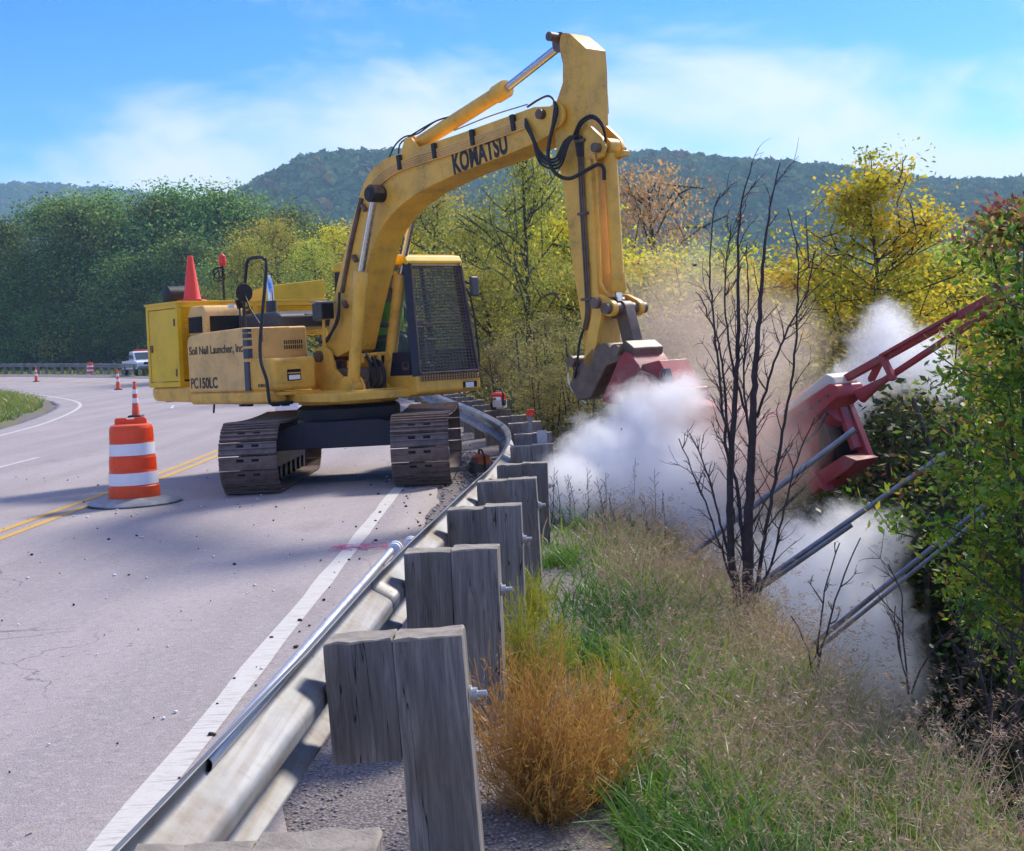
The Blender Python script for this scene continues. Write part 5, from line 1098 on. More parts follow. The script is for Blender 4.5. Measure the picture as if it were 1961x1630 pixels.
# dense green wood beyond the far guardrail
FOR = [tree_meshes(10, 7.6, 17000, .18, M['l_forest'], 20 + i, .10, 15, .72, tone=(.42, .27)) for i in range(4)]
row = [(-60, 430, 150), (10, 432, 150), (95, 388, 158), (150, 400, 150), (225, 382, 160), (290, 385, 156), (345, 372, 160), (420, 376, 158), (480, 385, 160), (545, 410, 150), (600, 440, 140), (660, 470, 135)]
for i, (x, y, d) in enumerate(row): stand(x, y, d, FOR[i % 4], 10, "tall dark green tree, %s from the left in the back row beyond the far guardrail" % nth(row, i), group="back row trees beyond the far guardrail", zb=1.2, sx=1.05)
row2 = [(-30, 520, 128), (40, 500, 130), (110, 520, 128), (175, 470, 132), (240, 500, 126), (300, 480, 128), (360, 470, 124), (420, 520, 118), (470, 500, 112), (60, 590, 126), (200, 590, 124), (330, 570, 120), (130, 600, 127), (270, 600, 122), (400, 590, 112), (-10, 600, 128)]
for i, (x, y, d) in enumerate(row2): stand(x, y + random.uniform(-8, 8), d + 22, FOR[(i * 3 + 1) % 4], 10, "mid green tree, %s from the left in the front row beyond the far guardrail" % nth(row2, i), group="front row trees beyond the far guardrail", zb=.6, sx=1.25)
# turning trees behind the machine
YG = [tree_meshes(7, 5.0, 16000, .085, M['l_green'], 40 + i, .12, 24, .38, tone=(.55, .22)) for i in range(3)]
YL = [tree_meshes(6, 4.2, 15000, .075, M['l_yellow'], 50 + i, .15, 24, .32, tone=(.5, .25)) for i in range(2)]
OL = [tree_meshes(5, 2.8, 11000, .07, M['l_olive'], 60 + i, .02, 26, .24, stems=4, tone=(.45, .25)) for i in range(3)]
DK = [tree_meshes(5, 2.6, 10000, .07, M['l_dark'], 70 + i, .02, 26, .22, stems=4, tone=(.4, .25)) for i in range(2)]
OG = tree_meshes(6, 4.5, 6000, .09, M['l_orange'], 80, .2, 22, .30, tone=(.5, .25))
TT = tree_meshes(8, 5.0, 8000, .10, M['l_green'], 90, .42, 20, .36, tone=(.45, .2))
for i, (x, y, d, me, lb) in enumerate([
    (470, 462, 82, YG[0], "yellow green tree with orange tips behind the engine's exhaust"), (530, 432, 88, YG[1], "tall turning tree behind the handrail, yellow at its top"),
    (590, 470, 78, YG[2], "rounded yellow green tree behind the wedge shaped locker"), (640, 440, 84, YL[0], "golden tree immediately left of the boom"),
    (690, 470, 76, YG[0], "turning tree half hidden behind the boom's foot"), (775, 440, 60, YL[1], "bright yellow tree showing above the cab roof"),
    (830, 375, 52, YG[1], "green tree with dark limbs right of the cab roof"), (890, 420, 46, YG[2], "olive green tree between cab and tall forked tree"),
    (1045, 350, 50, YG[0], "loose green tree directly behind the arm"), (1100, 420, 44, YL[0], "yellow tree behind the arm's middle"),
    (930, 520, 36, YG[1], "low bushy green tree beside the cab mirror"), (1020, 480, 38, YG[2], "pale olive tree under the boom"), (720, 560, 62, YG[2], "low green tree seen between boom and cab"),
    (1080, 520, 34, YG[0], "bushy turning tree left of the arm's lower half"), (1290, 500, 40, YL[1], "rounded golden shrub tree right of the bucket cylinder"), (1240, 510, 36, YL[0], "yellow green tree behind the bucket linkage"),
    (1345, 488, 38, YG[0], "bright lime topped tree left of the bare tree"), (1420, 520, 36, YL[1], "yellow green tree directly behind the bare tree's stems"), (1500, 545, 34, YL[0], "yellow shrub tree right of the bare tree's stems"), (1545, 510, 33, YL[1], "golden shrub tree left of the tall yellow tree"),
    (1760, 520, 30, YL[0], "golden bushy tree right of the tall yellow tree"), (1700, 560, 28, YL[1], "turning tree below the tall yellow tree, above the rails"), (1830, 480, 30, YG[1], "yellow green tree half behind the leafy shrub")]):
    stand(x, y, d, me, 7 if me in YG else 6, lb, sx=1.0 if i < 10 else 1.15)
stand(975, 288, 33, TT, 8, "tall tree with a forked bare trunk and thin crown under the boom", sx=.62, rz=.6)
stand(1230, 345, 46, OG, 6, "thin orange leaved tree right of the arm against the hill", sx=.62)
YT = tree_meshes(7, 2.3, 16000, .055, M['l_yellow'], 95, .45, 55, .13, emin=.40, tk=.45, tone=(.45, .25))
stand(1655, 318, 25, YT, 7, "tall slender bright yellow tree against the hill at the right", sx=1.1, rz=1.0)
# scrub on the lower slope
spots = [(960, 640, 26), (1010, 600, 24), (1060, 625, 22), (1100, 690, 20), (1040, 700, 20), (1180, 600, 24), (1240, 630, 22), (1300, 610, 23), (1370, 620, 22), (1440, 640, 21), (1500, 620, 21), (1330, 690, 18), (1420, 720, 17), (1500, 700, 17), (1580, 680, 18), (1250, 720, 18)]
for i, (x, y, d) in enumerate(spots): stand(x, y, d, OL[i % 3], 5, "dusty olive shrub, %s from the left in the scrub behind the launcher" % nth(spots, i), "shrub", "shrub", "olive scrub behind the launcher", sx=1.0)
spots = [(1650, 700, 17), (1720, 690, 16.5), (1790, 700, 15), (1720, 790, 15), (1790, 800, 14), (1840, 760, 13.5), (1660, 800, 16), (1900, 700, 12.8), (1880, 930, 12), (1920, 900, 11.5), (1780, 930, 13.5), (1975, 800, 11), (1600, 780, 18)]
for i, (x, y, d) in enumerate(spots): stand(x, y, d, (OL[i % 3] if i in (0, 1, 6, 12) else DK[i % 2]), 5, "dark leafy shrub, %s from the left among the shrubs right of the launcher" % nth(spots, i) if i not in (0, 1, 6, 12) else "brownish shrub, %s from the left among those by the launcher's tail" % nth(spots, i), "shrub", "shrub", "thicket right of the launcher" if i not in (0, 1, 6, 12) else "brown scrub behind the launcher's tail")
spots = [(1035, 760, 24), (1075, 790, 20), (1110, 800, 18), (990, 730, 27), (1150, 810, 17)]
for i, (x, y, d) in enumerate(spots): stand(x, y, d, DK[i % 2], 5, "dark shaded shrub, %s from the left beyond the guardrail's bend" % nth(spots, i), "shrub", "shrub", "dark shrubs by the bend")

# leafy shrub close at the right edge
def near_shrub(px, pyt, d, h, w, seed, label, red=.25, n=5200, z0=.42):
    p = P(px, pyt, d); zb = tz(p.x, p.y); H_ = (p.z - zb) / .9
    tm = tree_meshes(H_, w, int(n * 1.5), .057, M['l_near'], seed, z0, 34, .10, stems=3, tone=(.55, .22), aspect=.42, tk=.35)
    r = plant("leafy_shrub", tm, (p.x, p.y, zb), 0, 1.0, label, "shrub")
    k = int(n * red); co_ = np.empty(len(tm[1].vertices) * 3); tm[1].vertices.foreach_get("co", co_); co_ = co_.reshape(-1, 4, 3).mean(1); hi_ = co_[co_[:, 2] > H_ * .83]
    C = hi_[rng.integers(0, len(hi_), k)] + rng.normal(0, .035, (k, 3))
    nn = rdir(k) + np.array([0, 0, .7]); nn /= np.linalg.norm(nn, axis=1)[:, None]; sz = .055 * (.6 + .7 * rng.random(k)); V, F = leaf_quads(C, np.cross(nn, rdir(k)), nn, sz, sz * .5)
    o = npmesh("top_leaves", V, F, M['l_red'], parent=r, attrs={"tint": np.repeat(np.clip(rng.normal(.5, .3, k), 0, 1), 4)}); o["kind"] = "stuff"; o["label"] = "red brown leaves"
near_shrub(1950, 336, 8.3, 4, 1.35, 201, "tall leafy shrub at the right edge, reddish at its top", .30, 5600, .46)
near_shrub(2010, 480, 7.6, 4, 1.4, 202, "green leafy shrub cut by the right edge, below the reddish top", .05, 4600, .5)
near_shrub(1950, 740, 8.8, 4, .9, 203, "green shrub around the ends of the soil nails", .02, 2300, .55)

# bare stems: the black leafless tree and the saplings
def bare(name, paths, d, label, twigs, seed, r0=.055, zb=None, spread=.45):
    """paths: main stems traced as pixels, each with a depth nudge"""
    global rng; keep = rng; rng = np.random.default_rng(seed)
    base = P(*paths[0][0][:2], d); r = empty(name, base, 0, label, "tree")
    for pi, (pth, dd, rr) in enumerate([(p[0:-2], p[-2], p[-1]) for p in paths]):
        pts = [P(x, y, d + dd * i / max(1, len(pth) - 1)) - base for i, (x, y) in enumerate(pth)]
        C = catmull(np.array([tuple(p) for p in pts]), .06); C[1:-1] += rng.normal(0, .004, C[1:-1].shape)
        b = B(); b.tube(C, list(np.linspace(rr, .0035, len(C)) ** 1.0), 8, cap=False); st = b.obj("trunk", M['bark_dead'], r, smooth=60)
        b = B(); ln = len(C)
        for k in range(int(twigs * ln / 40)):
            i = int(ln * (.12 + .86 * rng.random())); i = min(i, ln - 2); p = C[i]; tdir = C[i + 1] - C[i]; tdir /= np.linalg.norm(tdir)
            an = rng.random() * 6.28; side = np.array([math.cos(an), math.sin(an), 0]); L = spread * (.35 + .8 * rng.random()) * (1.1 - .5 * i / ln)
            dirv = side * .62 + tdir * .75; q = p + dirv * L + np.array([0, 0, .15 * L]); m_ = limb(b, p, q, .0045 * (1.3 - .6 * i / ln), .0016, 4, .07, 5)
            for _ in range(3):
                e = m_[int(1 + 4 * rng.random())]; q2 = e + (dirv + rng.normal(0, .45, 3)) * L * (.25 + .35 * rng.random()); limb(b, e, q2, .0025, .001, 3, .08, 3)
        if len(b.v): b.obj("twigs", M['bark_dead'], r, smooth=60)["kind"] = "stuff"
    rng = keep; return r
bare("bare_tree", [
    [(1418, 1185), (1400, 1050), (1400, 900), (1408, 760), (1415, 620), (1412, 500), (1418, 400), (1440, 310), .05, .030],
    [(1436, 1205), (1432, 1060), (1438, 900), (1445, 740), (1455, 590), (1465, 460), (1478, 380), (1494, 312), -.1, .042],
    [(1432, 1190), (1420, 1000), (1395, 830), (1380, 680), (1345, 580), (1332, 560), .1, .017],
    [(1440, 1180), (1470, 1000), (1490, 880), (1520, 700), (1528, 560), (1525, 470), (1508, 400), -.15, .015],
    [(1430, 1190), (1390, 1040), (1352, 900), (1320, 830), .15, .013],
    [(1446, 1170), (1485, 1050), (1520, 900), (1560, 800), -.2, .010],
    [(1405, 1000), (1375, 700), (1360, 520), (1368, 400), (1380, 370), .0, .012],
    [(1412, 1150), (1365, 1000), (1325, 900), (1300, 840), .2, .009],
    [(1450, 800), (1500, 650), (1545, 560), (1560, 480), -.1, .010],
    [(1440, 850), (1395, 650), (1390, 520), (1400, 430), .1, .010],
    [(1438, 1120), (1440, 900), (1425, 740), (1432, 590), (1430, 470), -.05, .012]], 9.0,
    "black leafless tree with two thin trunks standing in the smoke", 24, 5, spread=.30)
bare("bare_sapling", [[(1556, 1320), (1575, 1240), (1600, 1150), (1625, 1080), (1648, 1030), .1, .007], [(1566, 1310), (1570, 1200), (1580, 1130), (1608, 1040), -.05, .006], [(1560, 1300), (1540, 1225), (1515, 1180), .1, .005]], 7.4, "small leafless sapling in front of the lower smoke cloud", 12, 8, spread=.16)
bare("bare_sapling", [[(1740, 1330), (1730, 1220), (1725, 1130), (1700, 1080), .1, .006], [(1745, 1330), (1780, 1250), (1830, 1200), (1850, 1150), -.1, .007], [(1742, 1320), (1720, 1240), (1715, 1160), .1, .005]], 8.0, "thin leafless sapling right of the lower smoke cloud", 16, 9, spread=.3)
bare("bare_sapling", [[(1900, 1450), (1890, 1330), (1850, 1230), (1800, 1130), .1, .008], [(1905, 1450), (1930, 1320), (1940, 1200), -.1, .008], [(1895, 1450), (1850, 1350), (1830, 1270), .1, .006], [(1900, 1440), (1960, 1340), (1990, 1230), .0, .007]], 6.6, "tangled leafless brush in the dark lower right corner", 22, 10, spread=.4)

# ------------------------------------------------------------------ grass, weeds, gravel
def blades(n, pos, h, w, bend, tint, head=None, seg=4):
    az = rng.random(n) * 6.283; di = np.column_stack([np.cos(az), np.sin(az), np.zeros(n)]); sd = np.column_stack([-np.sin(az), np.cos(az), np.zeros(n)])
    rot = rng.random(n) * 6.283; sd = np.column_stack([np.cos(rot), np.sin(rot), np.zeros(n)]); V = np.zeros((n, seg * 2 + 1, 3))
    for i in range(seg + 1):
        t = i / seg; c = pos + di * (bend * h * t ** 2)[:, None]; c = c + np.array([0, 0, 1]) * (h * (t - .45 * (bend * t) ** 2 * t))[:, None]; ww = w * (1 - t) ** .7
        if i < seg: V[:, i * 2] = c - sd * ww[:, None] / 2; V[:, i * 2 + 1] = c + sd * ww[:, None] / 2
        else: V[:, -1] = c
    o = (np.arange(n) * (seg * 2 + 1))[:, None]; Q = np.concatenate([o + np.array([i * 2, i * 2 + 1, i * 2 + 3, i * 2 + 2]) for i in range(seg - 1)]); Tt = o + np.array([seg * 2 - 2, seg * 2 - 1, seg * 2])
    return V.reshape(-1, 3), Q, Tt, np.repeat(tint, seg * 2 + 1), V[:, -1], di
def rail_x(y): return np.interp(y, RAIL[:, 1], RAIL[:, 0])
def scatter(n, y0, y1, r0f, r1f, power=1.0):
    y = y0 + (y1 - y0) * rng.random(n) ** power; r = r0f(y) + (r1f(y) - r0f(y)) * rng.random(n); x = rail_x(y) + r; z = terr(x, y)[0]; return x, y, z, r
n = 46000
x, y, z, r = scatter(n, 2.9, 19, lambda y: np.interp(y, [3, 6, 8, 19], [.95, .75, .35, .3]), lambda y: brow(y) + .75, 1.5)
pt = vnoise(x, y, 1.7, 1.0); dens = rng.random(n) < np.clip((r - .55) / .6, .12, 1) * np.clip(.75 + .7 * pt, .25, 1)
x, y, z, r, pt = x[dens], y[dens], z[dens], r[dens], pt[dens]; n = len(x)
dry = np.clip(.60 - .36 * np.exp(-(r - .7) ** 2 / .18) + .40 * vnoise(x, y, 1.3, 7.0) + .22 * (r - brow(y)) / 1.5 + rng.normal(0, .16, n) + .02 * (y - 7), 0, 1)
V, Q, T_, ti, tips, di = blades(n, np.column_stack([x, y, z - .01]), np.clip(rng.normal(.25, .09, n) * np.where(r > 1.35, .8, 1.1), .06, .5), .006 + .006 * rng.random(n) + .0005 * y, .5 + .8 * rng.random(n), dry)
tag(npmesh("grass", V, [Q, T_], M['grass'], attrs={"tint": ti}), "mixed green and straw coloured grass along the brow of the slope", "grass", kind="stuff")
n = 7000
x, y, z, r = scatter(n, 3.2, 18, lambda y: np.interp(y, [3, 7, 19], [1.25, .9, .35]), lambda y: brow(y) + .45, 1.35)
V, Q, T_, ti, tips, di = blades(n, np.column_stack([x, y, z - .01]), np.clip(rng.normal(.38, .11, n), .12, .7), .0022 + .0002 * y, .35 + .5 * rng.random(n), np.clip(rng.normal(.85, .1, n), 0, 1))
k = 9; C = np.repeat(tips, k, 0) + np.repeat(di, k, 0) * (rng.random((n * k, 1)) * .05 - .045) + np.column_stack([rng.normal(0, .004, n * k), rng.normal(0, .004, n * k), -.012 + rng.random(n * k) * .03])
LV, LF = leaf_quads(C, np.repeat(di, k, 0) + np.array([0, 0, -.35]) + .6 * rdir(n * k), rdir(n * k), .020 + .012 * rng.random(n * k), .0038)
g_ = npmesh("dry_grass", np.vstack([V, LV]), [Q, T_, LF + len(V)], M['straw'], attrs={"tint": np.concatenate([ti, np.repeat(np.clip(rng.normal(.6, .25, n * k), 0, 1), 4)])})
tag(g_, "tall dry grass with pale drooping seed heads on the slope", "grass", kind="stuff")
def tuft(name, px, py, d, h, w, n, mat, label, up=.5):
    p = P(px, py, d); zb = tz(p.x, p.y); r0 = empty(name, (p.x, p.y, zb), 0, label, "weed")
    az = rng.random(n) * 6.283; tilt_ = rng.random(n) ** .6 * 1.25; L = h * (.35 + .72 * rng.random(n) ** .8); b0 = rng.normal(0, .04 * w, (n, 3)); b0[:, 2] = 0
    dv = np.column_stack([np.cos(az) * np.sin(tilt_), np.sin(az) * np.sin(tilt_), np.cos(tilt_)]); seg = 6; pts = []
    wob = rng.normal(0, .085, (n, 3))
    for i in range(seg + 1):
        t = i / seg; q = b0 + dv * (L * t)[:, None] * np.array([w / h, w / h, 1.0]); q[:, 2] += up * .18 * L * t ** 2; q += wob * math.sin(math.pi * t) * h; pts.append(q)
    Cs = []; Ds = []
    for i in range(1, seg + 1):
        for m_ in range(6):
            f = rng.random(n)[:, None]; Cs.append(pts[i - 1] * (1 - f) + pts[i] * f + rng.normal(0, .012 * h + .004, (n, 3))); Ds.append((pts[i] - pts[i - 1]) / (np.linalg.norm(pts[i] - pts[i - 1], axis=1)[:, None] + 1e-6) + .85 * rdir(n))
    C = np.vstack(Cs); D = np.vstack(Ds); sz = .018 + .022 * rng.random(len(C)); LV, LF = leaf_quads(C, D, rdir(len(C)), sz, .0026)
    rsd = rdir(n) * .0016; SV = []; 
    for q in pts: SV += [q - rsd, q + rsd]
    SV = np.stack(SV, 1); m2 = 2 * (seg + 1); o = (np.arange(n) * m2)[:, None]; SQ = np.concatenate([o + np.array([2 * i, 2 * i + 1, 2 * i + 3, 2 * i + 2]) for i in range(seg)])
    tn = np.clip(np.tile(rng.normal(.5, .2, n), 6 * seg) + rng.normal(0, .12, len(C)), 0, 1)
    s_ = npmesh("stems", SV.reshape(-1, 3), SQ, M[mat], parent=r0, attrs={"tint": np.full(n * m2, .35)}); s_["kind"] = "stuff"
    l_ = npmesh("foliage", LV, LF, M[mat], parent=r0, attrs={"tint": np.repeat(tn, 4)}); l_["kind"] = "stuff"
tuft("weed_bush", 1040, 1560, 4.75, .60, .38, 620, 'kochia', "bushy rust orange weed beside the nearest timber post")
tuft("weed_bush", 1130, 1520, 5.0, .46, .30, 450, 'kochia', "smaller orange weed against the big orange weed's right side")
tuft("weed_bush", 1010, 1330, 6.2, .50, .30, 420, 'kochia_g', "yellow green feathery weed behind the orange weed")
tuft("weed_bush", 1190, 1380, 5.8, .40, .26, 260, 'kochia_g', "sparse yellow green weed right of the orange weed")
tuft("weed_bush", 1010, 1170, 7.9, .34, .24, 260, 'kochia_g', "small yellow weed at the third timber post")
# lush green clumps
for px_, py_, d_, n_, lb in ((1130, 1260, 6.9, 420, "lush green grass clump behind the yellow weed"), (1200, 1230, 7.3, 380, "second lush green grass clump nearer the bare tree"), (1075, 1080, 10.0, 300, "green grass clump at the fourth timber post")):
    p = P(px_, py_, d_); zb = tz(p.x, p.y); V, Q, T_, ti, _, _ = blades(n_, np.column_stack([rng.normal(0, .11, n_), rng.normal(0, .13, n_), np.zeros(n_)]), np.clip(rng.normal(.20, .05, n_), .08, .34), .007 + .005 * rng.random(n_), .8 + .6 * rng.random(n_), np.clip(rng.normal(.15, .12, n_), 0, .5))
    o = npmesh("grass_clump", V, [Q, T_], M['grass'], attrs={"tint": ti}); o.location = (p.x, p.y, zb); tag(o, lb, "grass clump")
# tall weed stalks against the smoke
for i in range(14):
    px_ = 1048 + i * 17 + random.uniform(-6, 6); d_ = 11.5 + random.uniform(-1, 1.5); p = P(px_, 1010, d_); zb = tz(p.x, p.y); h_ = random.uniform(.45, .75); b = B(); e = Vector((random.uniform(-.08, .12), random.uniform(-.1, .1), h_)); b.tube([(0, 0, -.02), tuple(e * .5 + Vector((.02, 0, 0))), tuple(e)], [.004, .003, .0015], 4)
    for k in range(9):
        t = .4 + .06 * k; c = e * t; b.tube([tuple(c), tuple(c + Vector((random.uniform(-.05, .05), random.uniform(-.05, .05), .05)))], [.002, .003], 3)
    o = b.obj("weed_stalk", M['bark_dead'], smooth=0); o.location = (p.x, p.y, zb); tag(o, "thin dry weed stalk, %s from the left against the white smoke" % ORD[i], "weed stalk", "weed stalks against the smoke")
# island grass, left
n = 16000; k = np.where((CS > 30) & (CS < 110))[0]; kk = k[rng.integers(0, len(k), n)]; o_ = -(8.4 + 9 * rng.random(n) ** 1.3); pxy = CEN[kk] + CN[kk] * o_[:, None]; zi = terr(pxy[:, 0], pxy[:, 1])[0]
V, Q, T_, ti, _, _ = blades(n, np.column_stack([pxy, zi - .02]), np.clip(rng.normal(.40, .14, n), .1, .9), .035 + .02 * rng.random(n), .6 + .5 * rng.random(n), np.clip(rng.normal(.48, .16, n), 0, 1), seg=3)
tag(npmesh("island_grass", V, [Q, T_], M['grass'], attrs={"tint": ti}), "yellowing grass on the island inside the road's curve", "grass", kind="stuff")
# grass verge behind the far rail and along the bend
n = 12000; k = np.where((RS > 22) & (RS < 190))[0]; kk = k[rng.integers(0, len(k), n)]; o_ = .5 + 5 * rng.random(n) ** 1.5; pxy = RAIL[kk] + RN[kk] * o_[:, None]; zi = terr(pxy[:, 0], pxy[:, 1])[0]; dd = np.linalg.norm(pxy, axis=1)
V, Q, T_, ti, _, _ = blades(n, np.column_stack([pxy, zi - .02]), np.clip(rng.normal(.30, .10, n), .1, .6) * np.clip(dd / 30, .6, 1.6), .008 + .0006 * dd, .6 + .5 * rng.random(n), np.clip(rng.normal(.5, .16, n), 0, 1), seg=3)
tag(npmesh("verge_grass", V, [Q, T_], M['grass'], attrs={"tint": ti}), "rough grass verge outside the guardrail round the bend", "grass", kind="stuff")
# stones and debris
def rocks(name, pos, sz, mat, label, cat):
    n = len(pos); base = np.array([(1, 0, 0), (-1, 0, 0), (0, 1, 0), (0, -1, 0), (0, 0, 1), (0, 0, -1), (.6, .6, .55), (-.6, .6, .5), (-.6, -.6, .5), (.6, -.6, .55)]); f0 = np.array([(4, 6, 7), (4, 7, 8), (4, 8, 9), (4, 9, 6), (0, 2, 6), (2, 1, 7), (1, 3, 8), (3, 0, 9), (2, 7, 6), (1, 8, 7), (3, 9, 8), (0, 6, 9), (2, 0, 5), (1, 2, 5), (3, 1, 5), (0, 3, 5)])
    V = base[None] * (1 + rng.normal(0, .18, (n, 10, 3))) * sz[:, None, None] * np.array([1, 1, .7]); a = rng.random(n) * 6.28; c, s_ = np.cos(a)[:, None], np.sin(a)[:, None]
    V = np.stack([V[..., 0] * c - V[..., 1] * s_, V[..., 0] * s_ + V[..., 1] * c, V[..., 2]], -1) + pos[:, None]
    o = npmesh(name, V.reshape(-1, 3), (f0[None] + (np.arange(n) * 10)[:, None, None]).reshape(-1, 3), mat); tag(o, label, cat, kind="stuff")
n = 9000; y = 2.2 + 8 * rng.random(n) ** 1.6; x = rail_x(y) + np.where(rng.random(n) < .8, rng.random(n) * 1.25 + .02, -rng.random(n) * .35); z = terr(x, y)[0]
rocks("gravel", np.column_stack([x, y, z + .002]), .004 + .006 * rng.random(n) ** 2, M['stone'], "loose grey gravel around the timber posts", "gravel")
n = 420; y = 5 + 22 * rng.random(n); x = -9 + 8.2 * rng.random(n); x = np.where(rng.random(n) < .4, -1.5 + .9 * rng.random(n), x)
rocks("road_debris", np.column_stack([x, y, np.full(n, .006)]), .006 + .014 * rng.random(n) ** 3, M['clod'], "scattered dark dirt clods on the pavement", "debris")
n = 160; y = 5 + 14 * rng.random(n); x = -7 + 6 * rng.random(n); rocks("pale_debris", np.column_stack([x, y, np.full(n, .006)]), .006 + .012 * rng.random(n) ** 2, M['white'], "scattered pale stone chips on the pavement", "debris")
n = 900; y = 12.5 + 9 * rng.random(n); x = rail_x(y) - .1 - .75 * rng.random(n) ** 1.4; rocks("shoulder_dirt", np.column_stack([x, y, np.full(n, .004)]), .008 + .02 * rng.random(n) ** 2, M['stone'], "dirt and stones spilled on the shoulder by the bend", "debris")
fly = [P(a, b_, 12.5 + c) for a, b_, c in ((1213, 943, 0), (1226, 948, .1), (1239, 950, .2), (1237, 1036, -.3), (1224, 1039, -.3), (1222, 889, .2), (1330, 508, 1), (1196, 988, 0), (1110, 938, -.4), (985, 617, 2), (1066, 634, 1.5), (1052, 440, 2), (1222, 505, 1), (1208, 1002, 0), (1190, 822, 0), (1258, 1003, -.2), (1281, 1029, -.2))]
rocks("flying_dirt", np.array([tuple(p) for p in fly]), np.array([.022, .024, .024, .022, .018, .014, .025, .01, .012, .014, .014, .014, .012, .012, .01, .012, .012]), M['clod'], "dark clods of dirt thrown into the air round the launcher", "dirt")
n = 60; y = 2.5 + 9 * rng.random(n); x = np.where(rng.random(n) < .6, rail_x(y) + .05 + .9 * rng.random(n), -5 + 4 * rng.random(n)); z = np.where(x < rail_x(y) - .3, .012, terr(x, y)[0] + .014); nn = rdir(n) * .35 + np.array([0, 0, 1]); nn /= np.linalg.norm(nn, axis=1)[:, None]
LV, LF = leaf_quads(np.column_stack([x, y, z]), np.cross(nn, rdir(n)), nn, .035 + .02 * rng.random(n), .018); tag(npmesh("fallen_leaves", LV, LF, M['litter'], attrs={"tint": np.repeat(rng.random(n), 4)}), "small yellow fallen leaves on gravel and pavement", "leaves", kind="stuff")

# ------------------------------------------------------------------ smoke, dust, haze
def smoke(name, puffs, dens, col, label, scale=3.2, edge=.55, seed=0.0, absorb=None):
    """closed hull around a set of puffs (centre, radius); the density is noise broken spheres"""
    lo = np.min([np.array(c) - np.array(r_) * 1.25 for c, r_ in puffs], 0); hi = np.max([np.array(c) + np.array(r_) * 1.25 for c, r_ in puffs], 0); ce = (lo + hi) / 2
    b = B(); b.box((0, 0, 0), tuple(hi - lo)); m = bpy.data.materials.new(name); m.use_nodes = True; nt = m.node_tree; nt.nodes.remove(nt.nodes["Principled BSDF"])
    tc = nt.nodes.new("ShaderNodeTexCoord"); ns = tex(nt, "Noise", scale, tc.outputs["Object"], Detail=8, Roughness=.70, Distortion=1.4)
    ns.noise_dimensions = '4D'; ns.inputs["W"].default_value = seed; acc = None
    for c, r_ in puffs:
        mpp = nt.nodes.new("ShaderNodeMapping"); mpp.vector_type = 'TEXTURE'; mpp.inputs["Location"].default_value = tuple(np.array(c) - ce); mpp.inputs["Scale"].default_value = tuple(r_); nt.links.new(tc.outputs["Object"], mpp.inputs[0])
        ln = nt.nodes.new("ShaderNodeVectorMath"); ln.operation = 'LENGTH'; nt.links.new(mpp.outputs[0], ln.inputs[0]); v = mapr(nt, ln.outputs["Value"], 0, 1.2, 1, -.2)
        if acc is None: acc = v
        else:
            x_ = nt.nodes.new("ShaderNodeMath"); x_.operation = 'SMOOTH_MAX'; x_.inputs[2].default_value = .15; nt.links.new(acc, x_.inputs[0]); nt.links.new(v, x_.inputs[1]); acc = x_.outputs[0]
    a_ = nt.nodes.new("ShaderNodeMath"); a_.operation = 'MULTIPLY_ADD'; nt.links.new(ns.outputs["Fac"], a_.inputs[0]); a_.inputs[1].default_value = edge * 2; a_.inputs[2].default_value = -edge
    s_ = nt.nodes.new("ShaderNodeMath"); s_.operation = 'ADD'; nt.links.new(acc, s_.inputs[0]); nt.links.new(a_.outputs[0], s_.inputs[1])
    pv = nt.nodes.new("ShaderNodeVolumePrincipled"); pv.inputs["Color"].default_value = (*col, 1); pv.inputs["Anisotropy"].default_value = .3
    nt.links.new(mapr(nt, s_.outputs[0], .16, .92, 0, dens, False), pv.inputs["Density"]); nt.links.new(pv.outputs[0], nt.nodes["Material Output"].inputs["Volume"])
    o = b.obj(name, m, smooth=0); o.location = ce; tag(o, label, "smoke", kind="stuff"); return o
def pf(px, py, d, rp, ry=None, rz=None): 
    k = rp * d / FPX; return (tuple(P(px, py, d)), (k, ry or k, rz or k))
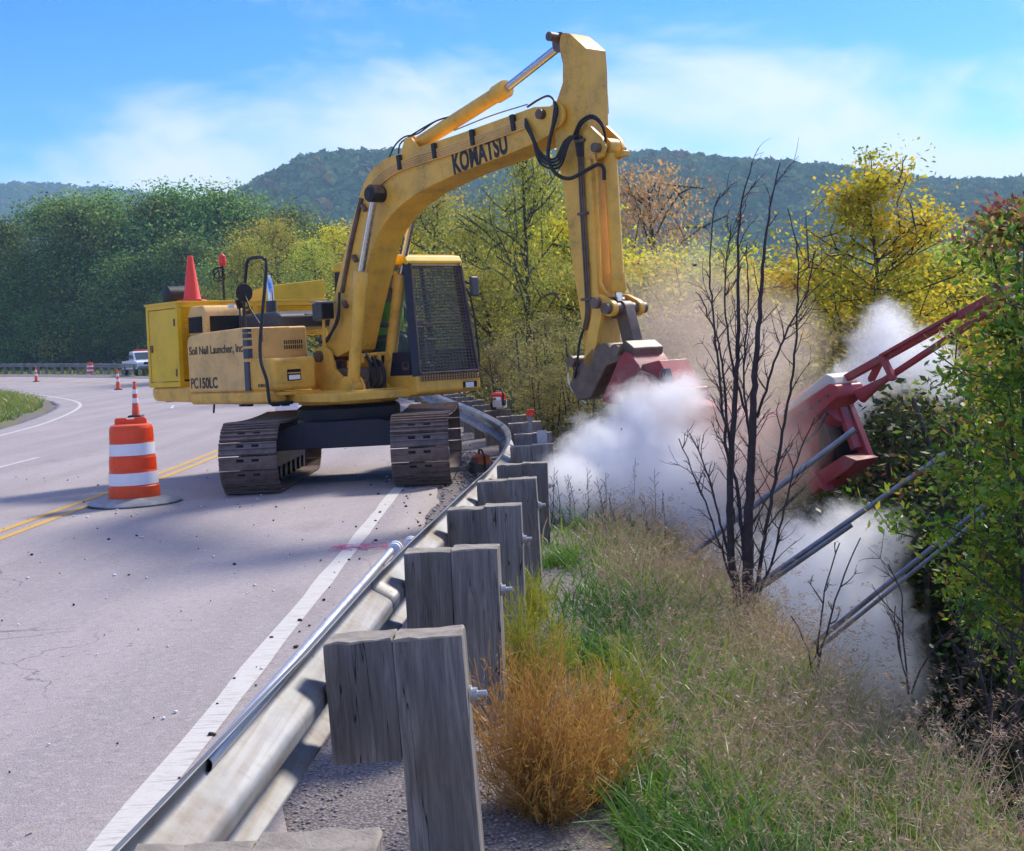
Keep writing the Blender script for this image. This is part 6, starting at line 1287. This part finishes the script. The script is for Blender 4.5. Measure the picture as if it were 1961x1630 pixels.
smoke("smoke_cloud", [pf(1085, 930, 12.3, 85, .35), pf(1150, 900, 12.8, 125, .4), pf(1250, 890, 13.2, 190, .55), pf(1302, 765, 13.0, 72, .25), pf(1330, 970, 12.6, 190, .5), pf(1180, 990, 12.6, 150, .45), pf(1240, 810, 13.2, 110, .35)], 14.0, (1, 1, 1), "dense white smoke cloud billowing beside the timber posts", 3.6, .62, 1.0)
smoke("smoke_cloud", [pf(1540, 1120, 11.0, 170, .5), pf(1630, 1060, 11.2, 125, .35), pf(1490, 1210, 10.7, 160, .45), pf(1610, 1210, 10.9, 185, .5), pf(1690, 1290, 11.0, 120, .35), pf(1700, 1030, 11.4, 75, .25)], 11.0, (1, 1, 1), "lower white smoke cloud behind the soil nails right of the bare tree", 3.8, .62, 5.0)
smoke("smoke_cloud", [pf(1640, 740, 13.2, 80, .3), pf(1700, 680, 13.3, 105, .35), pf(1770, 690, 13.4, 90, .3), pf(1810, 735, 13.3, 60, .25), pf(1700, 620, 13.5, 65, .25), pf(1625, 790, 13.0, 55, .2)], 7.0, (1, 1, 1), "thin white smoke puff behind the launcher's twin rails", 4.2, .66, 9.0)
smoke("dust_cloud", [pf(1440, 790, 12.2, 230, .6), pf(1500, 640, 13.5, 120, .5), pf(1450, 880, 10.9, 170, .3), pf(1330, 640, 15.5, 240, .7)], 1.4, (.86, .72, .63), "faint brown dust hanging round the launcher and bare tree", 2.0, .45, 3.0)
hz_ = B(); hz_.box((0, 1450, 120), (4800, 3300, 264)); m = bpy.data.materials.new("haze"); m.use_nodes = True; nt = m.node_tree; nt.nodes.remove(nt.nodes["Principled BSDF"])
pv = nt.nodes.new("ShaderNodeVolumePrincipled"); pv.inputs["Color"].default_value = (.48, .76, 1.0, 1); pv.inputs["Density"].default_value = .00030; pv.inputs["Anisotropy"].default_value = .2; nt.links.new(pv.outputs[0], nt.nodes["Material Output"].inputs["Volume"])
tag(hz_.obj("haze", m, smooth=0), "pale blue haze filling the valley air", "haze", kind="stuff")
